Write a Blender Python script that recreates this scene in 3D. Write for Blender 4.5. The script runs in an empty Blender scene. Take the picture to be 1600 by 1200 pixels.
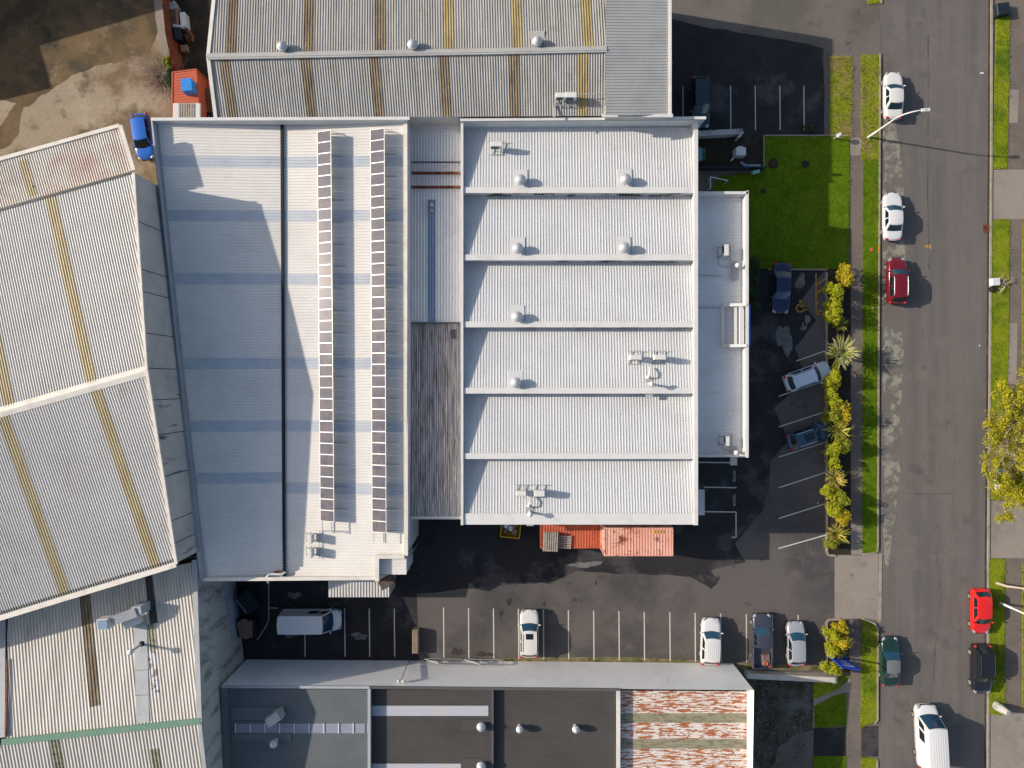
import bpy, bmesh, math, random
from mathutils import Vector, Matrix, noise
random.seed(7)
R = math.radians
SC = bpy.context.scene
COL = SC.collection
CH, PXM = 68.0, 16.0
EL, SUNX, SUNY = 27.0, 0.987, -0.16

def W(px, py, h=0.0):
    """the point at height h (metres) seen at photo position (px, py)"""
    f = (1 - h / CH) / PXM
    return Vector(((px - 800) * f, (600 - py) * f, h))

# ------------------------------------------------------------------ materials
def mat(name, base, rough=.65, metal=0., var=(), bump=None, coat=0., spec=.22):
    """var: (colour, scale(xyz or float), lo, hi, detail) layers mixed over the base by noise"""
    m = bpy.data.materials.new(name); m.use_nodes = True
    nt = m.node_tree; N = nt.nodes; L = nt.links
    b = N['Principled BSDF']
    b.inputs['Roughness'].default_value = rough
    b.inputs['Metallic'].default_value = metal
    b.inputs['Specular IOR Level'].default_value = spec
    if coat: b.inputs['Coat Weight'].default_value = coat; b.inputs['Coat Roughness'].default_value = .14
    col = tuple(base) + (1,)
    if not var and not bump:
        b.inputs['Base Color'].default_value = col
        return m
    tc = N.new('ShaderNodeTexCoord')
    prev = None
    for i, v in enumerate(var):
        c2, sc, lo, hi = v[:4]; det = v[4] if len(v) > 4 else 4
        mp = N.new('ShaderNodeMapping')
        mp.inputs['Scale'].default_value = sc if isinstance(sc, tuple) else (sc, sc, sc)
        mp.inputs['Location'].default_value = (3.1 * i + len(name), 1.7 * i, .3)
        if len(v) > 5: mp.inputs['Rotation'].default_value = (0, 0, v[5])
        L.new(tc.outputs['Object'], mp.inputs['Vector'])
        n = N.new('ShaderNodeTexNoise'); n.inputs['Scale'].default_value = 1; n.inputs['Detail'].default_value = det
        n.inputs['Roughness'].default_value = .62
        L.new(mp.outputs[0], n.inputs['Vector'])
        mr = N.new('ShaderNodeMapRange'); mr.inputs['From Min'].default_value = lo; mr.inputs['From Max'].default_value = hi
        L.new(n.outputs['Fac'], mr.inputs['Value'])
        mx = N.new('ShaderNodeMix'); mx.data_type = 'RGBA'
        L.new(mr.outputs[0], mx.inputs['Factor'])
        if prev is None: mx.inputs['A'].default_value = col
        else: L.new(prev, mx.inputs['A'])
        mx.inputs['B'].default_value = tuple(c2) + (1,)
        prev = mx.outputs['Result']
    if prev is not None: L.new(prev, b.inputs['Base Color'])
    else: b.inputs['Base Color'].default_value = col
    if bump:
        n = N.new('ShaderNodeTexNoise'); n.inputs['Scale'].default_value = bump[0]; n.inputs['Detail'].default_value = 3
        L.new(tc.outputs['Object'], n.inputs['Vector'])
        bp = N.new('ShaderNodeBump'); bp.inputs['Strength'].default_value = bump[1]; bp.inputs['Distance'].default_value = .05
        L.new(n.outputs['Fac'], bp.inputs['Height']); L.new(bp.outputs[0], b.inputs['Normal'])
    return m

# ------------------------------------------------------------------ objects
ORG = {}
def tag(o, label=None, cat=None, group=None, kind=None):
    if label: o['label'] = label
    if cat: o['category'] = cat
    if group: o['group'] = group
    if kind: o['kind'] = kind
    return o

def thing(name, label, cat, loc=(0, 0, 0), group=None):
    o = bpy.data.objects.new(name, None); COL.objects.link(o)
    o.location = loc; o.empty_display_size = .3
    ORG[o] = Vector(loc)
    return tag(o, label, cat, group)

class MB:
    def __init__(s): s.v = []; s.f = []; s.m = []; s.sm = []
    def add(s, vs, fs, mi=0, smooth=False):
        b = len(s.v); s.v += [Vector(v) for v in vs]
        for f in fs: s.f.append([b + i for i in f]); s.m.append(mi); s.sm.append(smooth)
    def poly(s, pts, mi=0):
        s.add(pts, [list(range(len(pts)))], mi)
    def box(s, c, d, rz=0., mi=0, ch=0., tilt=None):
        x, y, z = d[0] / 2, d[1] / 2, d[2] / 2
        if ch:
            rings = [(x, y, -z), (x, y, z - ch), (x - ch, y - ch, z)]
        else: rings = [(x, y, -z), (x, y, z)]
        vs = []
        M = Matrix.Rotation(rz, 3, 'Z')
        if tilt: M = M @ Matrix.Rotation(tilt[1], 3, tilt[0])
        for rx, ry, zz in rings:
            for sx, sy in ((-1, -1), (1, -1), (1, 1), (-1, 1)): vs.append(Vector(c) + M @ Vector((sx * rx, sy * ry, zz)))
        fs = [(3, 2, 1, 0)]
        for k in range(len(rings) - 1):
            o = k * 4
            for i in range(4): fs.append((o + i, o + (i + 1) % 4, o + 4 + (i + 1) % 4, o + 4 + i))
        o = (len(rings) - 1) * 4
        fs.append((o, o + 1, o + 2, o + 3))
        s.add(vs, fs, mi)
    def prism(s, pts, z0, z1, mi=0, mside=None):
        n = len(pts)
        a = sum(pts[i][0] * pts[(i + 1) % n][1] - pts[(i + 1) % n][0] * pts[i][1] for i in range(n))
        if a < 0: pts = pts[::-1]
        vs = [Vector((p[0], p[1], z0)) for p in pts] + [Vector((p[0], p[1], z1)) for p in pts]
        s.add(vs, [list(range(n, 2 * n)), list(range(n - 1, -1, -1))], mi)
        s.add(vs, [(i, (i + 1) % n, n + (i + 1) % n, n + i) for i in range(n)], mi if mside is None else mside)
    def beam(s, p, q, w, h, mi=0, up=Vector((0, 0, 1))):
        p = Vector(p); q = Vector(q); d = (q - p).normalized()
        sd = d.cross(up)
        if sd.length < 1e-4: sd = d.cross(Vector((1, 0, 0)))
        sd.normalize(); u = sd.cross(d)
        vs = []
        for e in (p, q):
            for a, b in ((-1, -1), (1, -1), (1, 1), (-1, 1)): vs.append(e + sd * (a * w / 2) + u * (b * h / 2))
        s.add(vs, [(0, 1, 2, 3), (7, 6, 5, 4)] + [(i, i + 4, (i + 1) % 4 + 4, (i + 1) % 4) for i in range(4)], mi)
    def tube(s, pts, r, n=8, mi=0, smooth=True, caps=True):
        pts = [Vector(p) for p in pts]; rs = r if isinstance(r, (list, tuple)) else [r] * len(pts)
        vs = []; ref = Vector((0.31, .17, 1)) if abs((pts[-1] - pts[0]).normalized().z) < .9 else Vector((1, .2, .1))
        for i, p in enumerate(pts):
            d = (pts[min(i + 1, len(pts) - 1)] - pts[max(i - 1, 0)]).normalized()
            a = d.cross(ref).normalized(); b = d.cross(a)
            for k in range(n):
                t = 2 * math.pi * k / n
                vs.append(p + (a * math.cos(t) + b * math.sin(t)) * rs[i])
        fs = []
        for i in range(len(pts) - 1):
            for k in range(n): fs.append((i * n + k, i * n + (k + 1) % n, (i + 1) * n + (k + 1) % n, (i + 1) * n + k))
        s.add(vs, fs, mi, smooth)
        if caps:
            s.add(vs[:n], [list(range(n))], mi); s.add(vs[-n:], [list(range(n))], mi)
    def lathe(s, c, prof, n=20, mi=0, smooth=True):
        c = Vector(c); vs = []
        for r, z in prof:
            for k in range(n):
                t = 2 * math.pi * k / n
                vs.append(c + Vector((r * math.cos(t), r * math.sin(t), z)))
        fs = []
        for i in range(len(prof) - 1):
            for k in range(n): fs.append((i * n + k, i * n + (k + 1) % n, (i + 1) * n + (k + 1) % n, (i + 1) * n + k))
        s.add(vs, fs, mi, smooth)
        if prof[-1][0] > .001: s.add(vs[-n:], [list(range(n))], mi)
    def ball(s, c, r, n=10, mi=0, rz=0.):
        c = Vector(c); vs = []; rows = max(4, n // 2); M = Matrix.Rotation(rz, 3, 'Z')
        for i in range(rows + 1):
            a = math.pi * i / rows
            for k in range(n):
                t = 2 * math.pi * k / n
                vs.append(c + M @ Vector((r[0] * math.sin(a) * math.cos(t), r[1] * math.sin(a) * math.sin(t), r[2] * math.cos(a))))
        fs = [(i * n + k, (i + 1) * n + k, (i + 1) * n + (k + 1) % n, i * n + (k + 1) % n) for i in range(rows) for k in range(n)]
        s.add(vs, fs, mi, True)
    def grid(s, fn, nu, nv, mi=0, smooth=True):
        vs = [fn(u / nu, v / nv) for v in range(nv + 1) for u in range(nu + 1)]
        fs = [(v * (nu + 1) + u, v * (nu + 1) + u + 1, (v + 1) * (nu + 1) + u + 1, (v + 1) * (nu + 1) + u) for v in range(nv) for u in range(nu)]
        s.add(vs, fs, mi, smooth)
    def build(s, name, mats, parent=None, local=False, label=None, cat=None, group=None, kind=None, loc=None):
        me = bpy.data.meshes.new(name)
        o0 = Vector((0, 0, 0))
        if not local:
            if parent is not None: o0 = ORG[parent]
            elif loc is not None: o0 = Vector(loc)
        me.from_pydata([v - o0 for v in s.v], [], s.f)
        if not isinstance(mats, (list, tuple)): mats = [mats]
        for m in mats: me.materials.append(m)
        me.polygons.foreach_set('material_index', s.m)
        me.polygons.foreach_set('use_smooth', s.sm)
        me.update()
        o = bpy.data.objects.new(name, me); COL.objects.link(o)
        if parent is not None:
            o.parent = parent; ORG[o] = ORG[parent]
        else:
            ORG[o] = o0
            if not local: o.location = o0
            elif loc is not None: o.location = loc; ORG[o] = Vector(loc)
        return tag(o, label, cat, group, kind)

def dup(root, loc, rz, label):
    r = root.copy(); COL.objects.link(r); r.location = loc; r.rotation_euler = (0, 0, rz); r['label'] = label
    for ch in list(root.children):
        c = ch.copy(); COL.objects.link(c); c.parent = r
        for g in ch.children:
            d = g.copy(); COL.objects.link(d); d.parent = c
    return r

# ------------------------------------------------------------------ ribbed metal roofs
CAM = Vector((0, 0, CH))
def plane_of(p3):
    n = Vector((0, 0, 0))
    for i in range(len(p3)):
        a, b = p3[i], p3[(i + 1) % len(p3)]
        n += Vector(((a.y - b.y) * (a.z + b.z), (a.z - b.z) * (a.x + b.x), (a.x - b.x) * (a.y + b.y)))
    n.normalize()
    if n.z < 0: n = -n
    c = sum(p3, Vector()) / len(p3)
    return n, c
def onplane(px, py, pl):
    n, c = pl; d = W(px, py, 0) - CAM
    return CAM + d * ((c - CAM).dot(n) / d.dot(n))
TRAP = [(0, 0), (.54, 0), (.64, 1), (.84, 1), (.94, 0)]
CORR = [(0, .0), (.15, .2), (.3, .8), (.42, 1), (.55, .8), (.7, .2), (.85, 0)]
def ribbed(mb, p3, d3, pitch, rh, prof=TRAP, mi=0, vclip=None, uclip=None, off=0.):
    n, c = plane_of(p3)
    u = d3 - n * d3.dot(n); u.normalize(); v = n.cross(u)
    P = [((p - c).dot(u), (p - c).dot(v)) for p in p3]
    vg = c.dot(v)
    vs = [p[1] for p in P]; v0, v1 = min(vs), max(vs)
    if vclip: v0, v1 = max(v0, vclip[0] - vg), min(v1, vclip[1] - vg)
    if v1 - v0 < .02: return
    S = [(v0, None), (v1, None)] + [(t, None) for t in vs if v0 < t < v1]
    def hgt(t):
        fr = ((t + vg) / pitch) % 1.0
        q = prof + [(1.0, prof[0][1])]
        for i in range(len(q) - 1):
            if q[i][0] <= fr <= q[i + 1][0]:
                k = (fr - q[i][0]) / max(1e-9, q[i + 1][0] - q[i][0])
                return (q[i][1] * (1 - k) + q[i + 1][1] * k) * rh
        return 0
    k = math.floor((v0 + vg) / pitch)
    while k * pitch - vg < v1:
        for fr, h in prof:
            t = (k + fr) * pitch - vg
            if v0 < t < v1: S.append((t, h * rh))
        k += 1
    S.sort(key=lambda a: a[0])
    pts = []; m = len(P); last = -1e9
    for t, h in S:
        if t - last < 1e-4: continue
        last = t
        if h is None: h = hgt(t)
        tt = min(max(t, min(vs) + 1e-5), max(vs) - 1e-5)
        us = []
        for i in range(m):
            a, b = P[i], P[(i + 1) % m]
            if (a[1] - tt) * (b[1] - tt) <= 0 and abs(a[1] - b[1]) > 1e-9:
                us.append(a[0] + (b[0] - a[0]) * (tt - a[1]) / (b[1] - a[1]))
        if len(us) < 2: continue
        ua, ub = min(us), max(us)
        if uclip: ua, ub = max(ua, uclip[0]), min(ub, uclip[1])
        if ub < ua: ub = ua
        pts.append((c + u * ua + v * t + n * (h + off), c + u * ub + v * t + n * (h + off)))
    b = [q for p in pts for q in p]
    mb.add(b, [(2 * i, 2 * i + 1, 2 * i + 3, 2 * i + 2) for i in range(len(pts) - 1)], mi)

def roof(parent, poly, dirpx, pitch, rh, m, lights=(), prof=TRAP, name='roof'):
    """poly [(px,py,h)]; dirpx two photo points along the ribs; lights: (photo pt, photo pt, width m, material[, name])"""
    p3 = [W(*p) for p in poly]; pl = plane_of(p3)
    d = onplane(*dirpx[1], pl) - onplane(*dirpx[0], pl)
    mb = MB(); ribbed(mb, p3, d, pitch, rh, prof)
    ro = mb.build(name, m, parent)
    n, c = pl; u = (d - n * d.dot(n)).normalized(); v = n.cross(u)
    for L in lights:
        a, b = onplane(*L[0], pl), onplane(*L[1], pl)
        vc = (a.dot(v) + b.dot(v)) / 2
        ua, ub = sorted(((a - c).dot(u), (b - c).dot(u)))
        mb = MB(); ribbed(mb, p3, d, pitch, rh, prof, 0, (vc - L[2] / 2, vc + L[2] / 2), (ua, ub), .012)
        if mb.f: mb.build(L[4] if len(L) > 4 else 'skylight', L[3], ro)
    return ro

def wallring(mb, tops, z0=0., mi=0, closed=True):
    P = [W(*t) for t in tops]; n = len(P)
    for i in range(n if closed else n - 1):
        a, b = P[i], P[(i + 1) % n]
        mb.add([Vector((a.x, a.y, z0)), Vector((b.x, b.y, z0)), b, a], [(0, 1, 2, 3)], mi)

def sheet(name, pts, z, m, kind='structure', th=None):
    mb = MB(); P = [W(x, y) for x, y in pts]
    if th: mb.prism(P, z - th, z)
    else: mb.poly([Vector((p.x, p.y, z)) for p in P])
    return mb.build(name, m, kind=kind)
def rect(x0, y0, x1, y1): return [(x0, y0), (x1, y0), (x1, y1), (x0, y1)]

# ------------------------------------------------------------------ camera, light, sky
cam = bpy.data.cameras.new('camera'); co = bpy.data.objects.new('camera', cam); COL.objects.link(co)
co.location = CAM; cam.sensor_width = 36; cam.lens = 36 * CH / 100.0; cam.clip_end = 2000
SC.camera = co
wd = bpy.data.worlds.new('World'); SC.world = wd; wd.use_nodes = True
sky = wd.node_tree.nodes.new('ShaderNodeTexSky'); sky.sky_type = 'NISHITA'; sky.sun_disc = False
sky.sun_elevation = R(EL); sky.sun_rotation = math.atan2(-SUNX, -SUNY)
bg = wd.node_tree.nodes['Background']; wd.node_tree.links.new(sky.outputs[0], bg.inputs[0]); bg.inputs[1].default_value = .115
sky.dust_density = 2.0; sky.ozone_density = .6
sl = bpy.data.lights.new('sun', 'SUN'); so = bpy.data.objects.new('sun', sl); COL.objects.link(so)
sl.energy = 4.05; sl.angle = R(.5); sl.color = (1, .9, .78)
so.rotation_euler = Vector((SUNX * math.cos(R(EL)), SUNY * math.cos(R(EL)), -math.sin(R(EL)))).to_track_quat('-Z', 'Y').to_euler()
so.location = (-60, 10, 60)
SC.view_settings.view_transform = 'Standard'; SC.view_settings.look = 'None'; SC.view_settings.exposure = .5
SC.cycles.max_bounces = 6

# ------------------------------------------------------------------ material library
M = {}
asph = (.082, .074, .068)
M['road'] = mat('road_asphalt', (.136, .121, .11), .9, var=[((.098, .09, .086), (.9, .06, 1), .4, .75), ((.155, .135, .118), (.5, .5, 1), .52, .8), ((.09, .085, .08), 9., .5, .8, 6), ((.075, .068, .062), .35, .62, .78)], bump=(30, .25))
M['park'] = mat('car_park_asphalt', (.104, .093, .086), .88, var=[((.06, .056, .056), .12, .45, .62, 6), ((.115, .1, .09), .5, .55, .75, 6), ((.045, .042, .042), .8, .62, .72, 6), ((.11, .1, .092), 11., .5, .8, 6)], bump=(30, .25))
M['damp_shade'] = mat('damp_asphalt', (.024, .022, .024), .7, var=[((.055, .05, .05), .22, .53, .59, 7), ((.016, .016, .018), .5, .48, .6, 7), ((.045, .042, .042), 10., .55, .85, 5)], bump=(30, .2))  # damp tarmac, colour lowered further to deepen the shade
M['fore'] = mat('worn_forecourt', (.13, .115, .1), .9, var=[((.095, .085, .075), .2, .42, .6, 6), ((.05, .045, .04), .5, .62, .7, 8), ((.15, .132, .115), 8., .5, .8, 5)], bump=(28, .25))
M['conc_yard'] = mat('stained_concrete', (.31, .245, .17), .9, var=[((.16, .105, .05), .085, .47, .54, 7), ((.42, .345, .25), .3, .52, .75, 7), ((.1, .07, .04), .3, .58, .68, 8), ((.2, .165, .125), 6., .45, .8, 6)], bump=(20, .2))
M['conc_pale'] = mat('pale_concrete', (.25, .215, .18), .88, var=[((.19, .165, .14), .35, .45, .7, 6), ((.29, .25, .21), 5., .5, .8, 6), ((.13, .115, .1), .9, .62, .75, 6)], bump=(24, .2))
M['path'] = mat('old_footpath', (.15, .122, .1), .9, var=[((.115, .095, .08), .4, .45, .65, 6), ((.185, .155, .13), 7., .5, .8, 6)], bump=(26, .25))
M['kerb'] = mat('kerb_concrete', (.3, .26, .21), .88, var=[((.2, .165, .13), 1.2, .45, .7, 6)])
M['kerb_dark'] = mat('gutter_dirt', (.045, .04, .034), .9, var=[((.09, .075, .06), 1.5, .5, .7, 6)])
M['soil'] = mat('soil', (.028, .022, .017), .95, var=[((.06, .045, .03), .8, .5, .7, 6), ((.04, .045, .018), 1.3, .55, .75, 6)], bump=(10, .6))
M['gravel'] = mat('gravel_soil', (.075, .065, .052), .95, var=[((.17, .155, .135), 4., .56, .68, 8), ((.035, .034, .02), .6, .47, .62, 7), ((.12, .115, .11), .2, .55, .62, 7)], bump=(12, .6))
M['lawn'] = mat('lawn_green', (.1, .165, .007), .95, spec=.05, var=[((.065, .12, .005), .6, .45, .7, 6), ((.14, .19, .010), 2.5, .5, .8, 6), ((.05, .1, .006), 14., .5, .85, 6)], bump=(22, .8))
M['verge'] = mat('verge_grass', (.2, .245, .012), .95, spec=.05, var=[((.24, .25, .02), .35, .5, .65, 5), ((.085, .14, .010), .5, .45, .65, 6), ((.22, .19, .055), 1.6, .55, .78, 6), ((.07, .1, .010), 13., .5, .85, 6)], bump=(22, .8))
M['verge_dry'] = mat('verge_dry_grass', (.23, .26, .02), .95, spec=.05, var=[((.27, .215, .075), .7, .45, .62, 7), ((.08, .12, .010), 1.8, .55, .75, 6), ((.09, .1, .016), 13., .5, .85, 6)], bump=(22, .8))
M['brown_conc'] = mat('brown_mossy_concrete', (.15, .1, .05), .92, var=[((.08, .06, .035), .35, .45, .6, 7), ((.21, .15, .085), .6, .54, .7, 7), ((.045, .04, .028), .16, .54, .66, 6), ((.1, .07, .04), 5., .5, .8, 6)], bump=(20, .2))  # brown mossy stain, dark enough to deepen the yard shade as well
M['render'] = mat('pale_rendered_wall', (.5, .455, .4), .85, var=[((.4, .36, .31), 1.1, .45, .7, 6)])
M['lichen'] = mat('lichen_blotched_asphalt', (.13, .113, .1), .92, var=[((.235, .225, .18), 1.3, .44, .54, 9), ((.125, .11, .098), .4, .47, .56, 7), ((.25, .235, .19), 6., .62, .75, 6)])
M['line'] = mat('worn_white_paint', (.5, .48, .44), .8, var=[((.22, .2, .19), 4., .55, .75, 6)])
M['line_yellow'] = mat('worn_yellow_paint', (.46, .23, .035), .8, var=[((.2, .12, .04), 4., .5, .72, 6)])
def wob(pts, amp, step=4., seed=1.7):
    out = []
    for i, a in enumerate(pts):
        b = pts[(i + 1) % len(pts)]; d = math.hypot(b[0] - a[0], b[1] - a[1]); n = max(1, int(d / step))
        for k in range(n):
            x, y = a[0] + (b[0] - a[0]) * k / n, a[1] + (b[1] - a[1]) * k / n
            q = Vector((x * .035, y * .035, seed)); q2 = Vector((x * .16, y * .16, seed + 3))
            out.append((x + amp * (3.2 * noise.noise(q) + noise.noise(q2)), y + amp * (3.2 * noise.noise(q + Vector((9, 4, 2))) + noise.noise(q2 + Vector((5, 7, 1))))))
    return out
# ================================================================== THE GROUND
mb = MB(); mb.poly([Vector(p) for p in ((-400, -400, -.03), (400, -400, -.03), (400, 400, -.03), (-400, 400, -.03))])
mb.build('ground', M['path'], kind='structure')
sheet('yard_concrete', [(-500, -400), (258, -400), (246, 0), (264, 90), (272, 190), (300, 330), (-500, 420)], 0, M['conc_yard'])
sheet('alley_ground', [(246, -300), (420, -300), (420, 260), (272, 200), (264, 90)], .004, M['soil'])
sheet('car_park', [(600, 500), (1331, 419), (1331, 1049), (340, 1075), (340, 700)], 0, M['park'])
sheet('car_park_damp_shade', wob([(640, 700), (1085, 690), (1085, 560), (1160, 500), (1168, 420), (1290, 420), (1252, 470), (1275, 500), (1243, 545), (1260, 590), (1210, 640), (1232, 690), (1205, 720), (1202, 760), (1190, 800), (1150, 850), (1165, 878), (1110, 892), (1120, 912), (1110, 920), (1078, 900), (900, 893), (866, 908), (700, 922), (640, 930)], .8), .004, M['damp_shade'])  # damp tarmac plus building shade put into the colour
sheet('yard_tarmac', [(345, 890), (650, 890), (655, 1050), (345, 1060)], .008, M['damp_shade'])
sheet('forecourt', [(1000, -400), (1331, -400), (1331, 215), (1000, 215)], 0, M['fore'])
sheet('forecourt_shade', wob([(1040, 28), (1100, 42), (1150, 50), (1200, 58), (1250, 66), (1286, 74), (1289, 140), (1288, 213), (1040, 213)], .7), .003, M['damp_shade'])  # dark sheet painting the grey warehouse's shade onto the forecourt
sheet('driveway', [(1331, -60), (1378, -60), (1378, 90), (1331, 90)], .004, M['fore'])
sheet('road', [(1376, -500), (1549, -500), (1546, 500), (1540, 1600), (1372, 1600), (1373, 700)], .0065, M['road'])
sheet('road_edge_blotches', wob([(1380, 186), (1398, 190), (1408, 230), (1412, 380), (1410, 600), (1404, 780), (1388, 880), (1380, 890)], 1.6, 3), .0105, M['lichen'])
sheet('yard_stain_shade', wob([(-200, -100), (240, -100), (243, 60), (238, 82), (205, 86), (185, 100), (150, 104), (135, 112), (112, 118), (96, 134), (60, 148), (40, 170), (30, 205), (5, 232), (-10, 235), (0, 200), (25, 165), (10, 156), (-200, 170)], 2.2), .005, M['brown_conc'])  # brown stain, drawn on over the shadowed part to darken it
sheet('side_yard', [(1150, 1046), (1271, 1056), (1271, 1500), (1150, 1500)], -.004, M['gravel'])
# grass and paths
G = []
def grass(pts, m='lawn', dens=1.0, z=.07, name='lawn'):
    sheet(name, pts, z, M[m], th=.12); G.append((pts, m, dens, z))
grass([(1193, 213), (1326, 213), (1327, 300), (1325, 420), (1170, 420), (1170, 299), (1112, 299), (1122, 277), (1193, 268)])
grass(rect(1296, 88, 1330, 216), 'verge_dry', 1.3, .06, 'grass_strip')
grass([(1345, 86), (1374, 86), (1373, 250), (1345, 250)], 'verge_dry', 1.3, .06, 'grass_verge')
grass([(1348, 250), (1373, 250), (1372, 862), (1347, 864)], 'lawn', 1.0, .065, 'grass_verge')
grass([(1347, 968), (1370, 978), (1371, 1126), (1344, 1136)], 'verge', 1.1, .06, 'grass_verge')
grass([(1345, 1182), (1371, 1186), (1371, 1400), (1345, 1400)], 'verge', 1.0, .06, 'grass_verge')
grass([(1271, 1056), (1328, 1056), (1310, 1076), (1271, 1092)], 'verge', 1.0, .05, 'grass_plot')
grass([(1271, 1104), (1300, 1088), (1322, 1082), (1322, 1133), (1271, 1137)], 'lawn', 1.0, .05, 'grass_plot')
grass(rect(1271, 1181, 1322, 1400), 'lawn', 1.0, .05, 'grass_plot')
grass([(1355, -60), (1376, -60), (1376, 5), (1355, 7)], 'verge', 1.0, .06, 'grass_verge')
grass([(1557, 22), (1577, 22), (1573, 264), (1550, 264)], 'verge', 1.1, .06, 'grass_verge')
grass([(1549, 344), (1577, 342), (1575, 560), (1571, 640), (1546, 640)], 'verge', 1.1, .06, 'grass_verge')
grass([(1546, 640), (1640, 640), (1640, 790), (1545, 780)], 'verge_dry', 1.0, .055, 'grass_verge')
grass([(1546, 873), (1569, 873), (1569, 1100), (1563, 1118), (1545, 1114)], 'verge', 1.1, .06, 'grass_verge')
grass(rect(1597, 345, 1700, 620), 'verge_dry', 1.0, .05, 'grass_plot')
grass(rect(1597, 880, 1700, 1110), 'verge_dry', 1.0, .05, 'grass_plot')
sheet('footpath', [(1328, 88), (1346, 88), (1349, 250), (1347, 868), (1329, 868)], .02, M['path'])
sheet('footpath_slab', [(1328, 215), (1349, 215), (1349, 243), (1328, 243)], .026, M['conc_pale'])
sheet('footpath_slab', rect(1329, 820, 1347, 866), .026, M['conc_pale'])
sheet('crossing', [(1304, 866), (1372, 864), (1372, 969), (1346, 966), (1304, 968)], .012, M['conc_pale'])
sheet('footpath', [(1328, 968), (1346, 968), (1345, 1500), (1322, 1500), (1322, 1080)], .02, M['path'])
sheet('driveway', [(1271, 1138), (1372, 1134), (1372, 1182), (1271, 1182)], .016, M['damp_shade'])
sheet('side_yard_slab', wob([(1212, 1170), (1236, 1150), (1271, 1140), (1271, 1320), (1225, 1320), (1205, 1200)], 1.6), .006, M['fore'])
sheet('path', [(1271, 1092), (1310, 1076), (1328, 1060), (1328, 1082), (1300, 1088), (1271, 1106)], .024, M['conc_pale'])
sheet('footpath', [(1577, -300), (1700, -300), (1700, 1500), (1569, 1500), (1571, 640)], .008, M['path'])
sheet('footpath_slab', [(1578, 140), (1592, 140), (1590, 192), (1576, 192)], .016, M['conc_pale'])
sheet('footpath_slab', [(1574, 505), (1590, 505), (1588, 600), (1572, 600)], .016, M['conc_pale'])
for q in ([(1547, 265), (1700, 265), (1700, 341), (1546, 343)], [(1543, 782), (1700, 790), (1700, 872), (1542, 872)], [(1541, 1116), (1700, 1112), (1700, 1500), (1540, 1500)]):
    sheet('driveway', q, .02, M['conc_pale'])
for y in (40, 140, 192, 505, 600, 905, 1000, 1060):
    pass
# kerbs
def kerb(pts, w=.16, h=.13, m='kerb', name='kerb'):
    mb = MB()
    for a, b in zip(pts[:-1], pts[1:]):
        p, q = W(*a), W(*b); p.z = q.z = h / 2 - .005
        mb.beam(p, q, w, h)
    mb.build(name, M[m], kind='structure')
kerb([(1374.5, 84), (1373.5, 300), (1371.5, 700), (1371, 858), (1368, 863), (1347, 866)])
kerb([(1347, 966), (1366, 974), (1371, 982), (1370.5, 1124), (1366, 1130)])
kerb([(1370, 1188), (1370, 1500)])
kerb([(1375.5, 865), (1374.5, 972)], .3, .05)
kerb([(1376.5, -100), (1376.5, 6)])
kerb([(1549.5, -300), (1548.5, 200), (1546, 600), (1543.5, 872), (1543, 1500)], .2, .11)
kerb([(1291, 426), (1291.5, 862), (1294, 867), (1305, 868)], .2, .13)
kerb([(1291, 1040), (1291, 972), (1295, 968), (1312, 967)], .2, .13)
kerb([(1378, 90), (1376.8, 300), (1375, 700), (1374.5, 860)], .22, .02, 'kerb_dark', 'gutter')
kerb([(1374.5, 984), (1374, 1128)], .2, .02, 'kerb_dark', 'gutter')
kerb([(1546.5, -20), (1545.5, 200), (1543, 600), (1540.5, 872), (1540, 1230)], .26, .014, 'kerb_dark', 'gutter')
M['seam'] = mat('road_seam', (.07, .064, .06), .9, var=[((.12, .108, .098), .8, .4, .6, 6)])
mb = MB()
for pts in ([(1450, 55), (1450.5, 130), (1449, 300), (1452, 420)], [(1409, 770), (1440, 772), (1490, 771)], [(1462, 860), (1470, 930), (1461, 1010), (1458, 1080)]):
    for a, b in zip(pts[:-1], pts[1:]):
        p, q = W(*a), W(*b); d = (q - p).normalized(); s = Vector((-d.y, d.x, 0)) * .06
        mb.add([p - s + Vector((0, 0, .0145)), q - s + Vector((0, 0, .0145)), q + s + Vector((0, 0, .0145)), p + s + Vector((0, 0, .0145))], [(0, 1, 2, 3)])
mb.build('road_seams', M['seam'], kind='structure')
kerb([(1193, 213), (1193, 264)], .08, .16)
kerb([(1193, 212), (1326, 212)], .1, .12)
kerb([(1200, 421), (1292, 421.5)], .14, .14)
kerb([(1271, 1106), (1271, 1137)], .08, .1)
sheet('planting_bed', [(1292, 421), (1329, 421), (1329, 867), (1292, 867)], .05, M['soil'], th=.1)
sheet('planting_bed', [(1292, 968), (1325, 968), (1328, 1056), (1292, 1056)], .05, M['soil'], th=.1)
for x, y, r in ((1208, 256, 8), (1258, 257, 6), (1192, 299, 4.2)):
    mb = MB(); c = W(x, y)
    mb.lathe(c, [(r / PXM * 1.05, .06), (r / PXM, .085), (r / PXM * .6, .11), (0.0, .12)], 20)
    mb.build('soil_patch', M['soil'], kind='structure')
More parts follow.
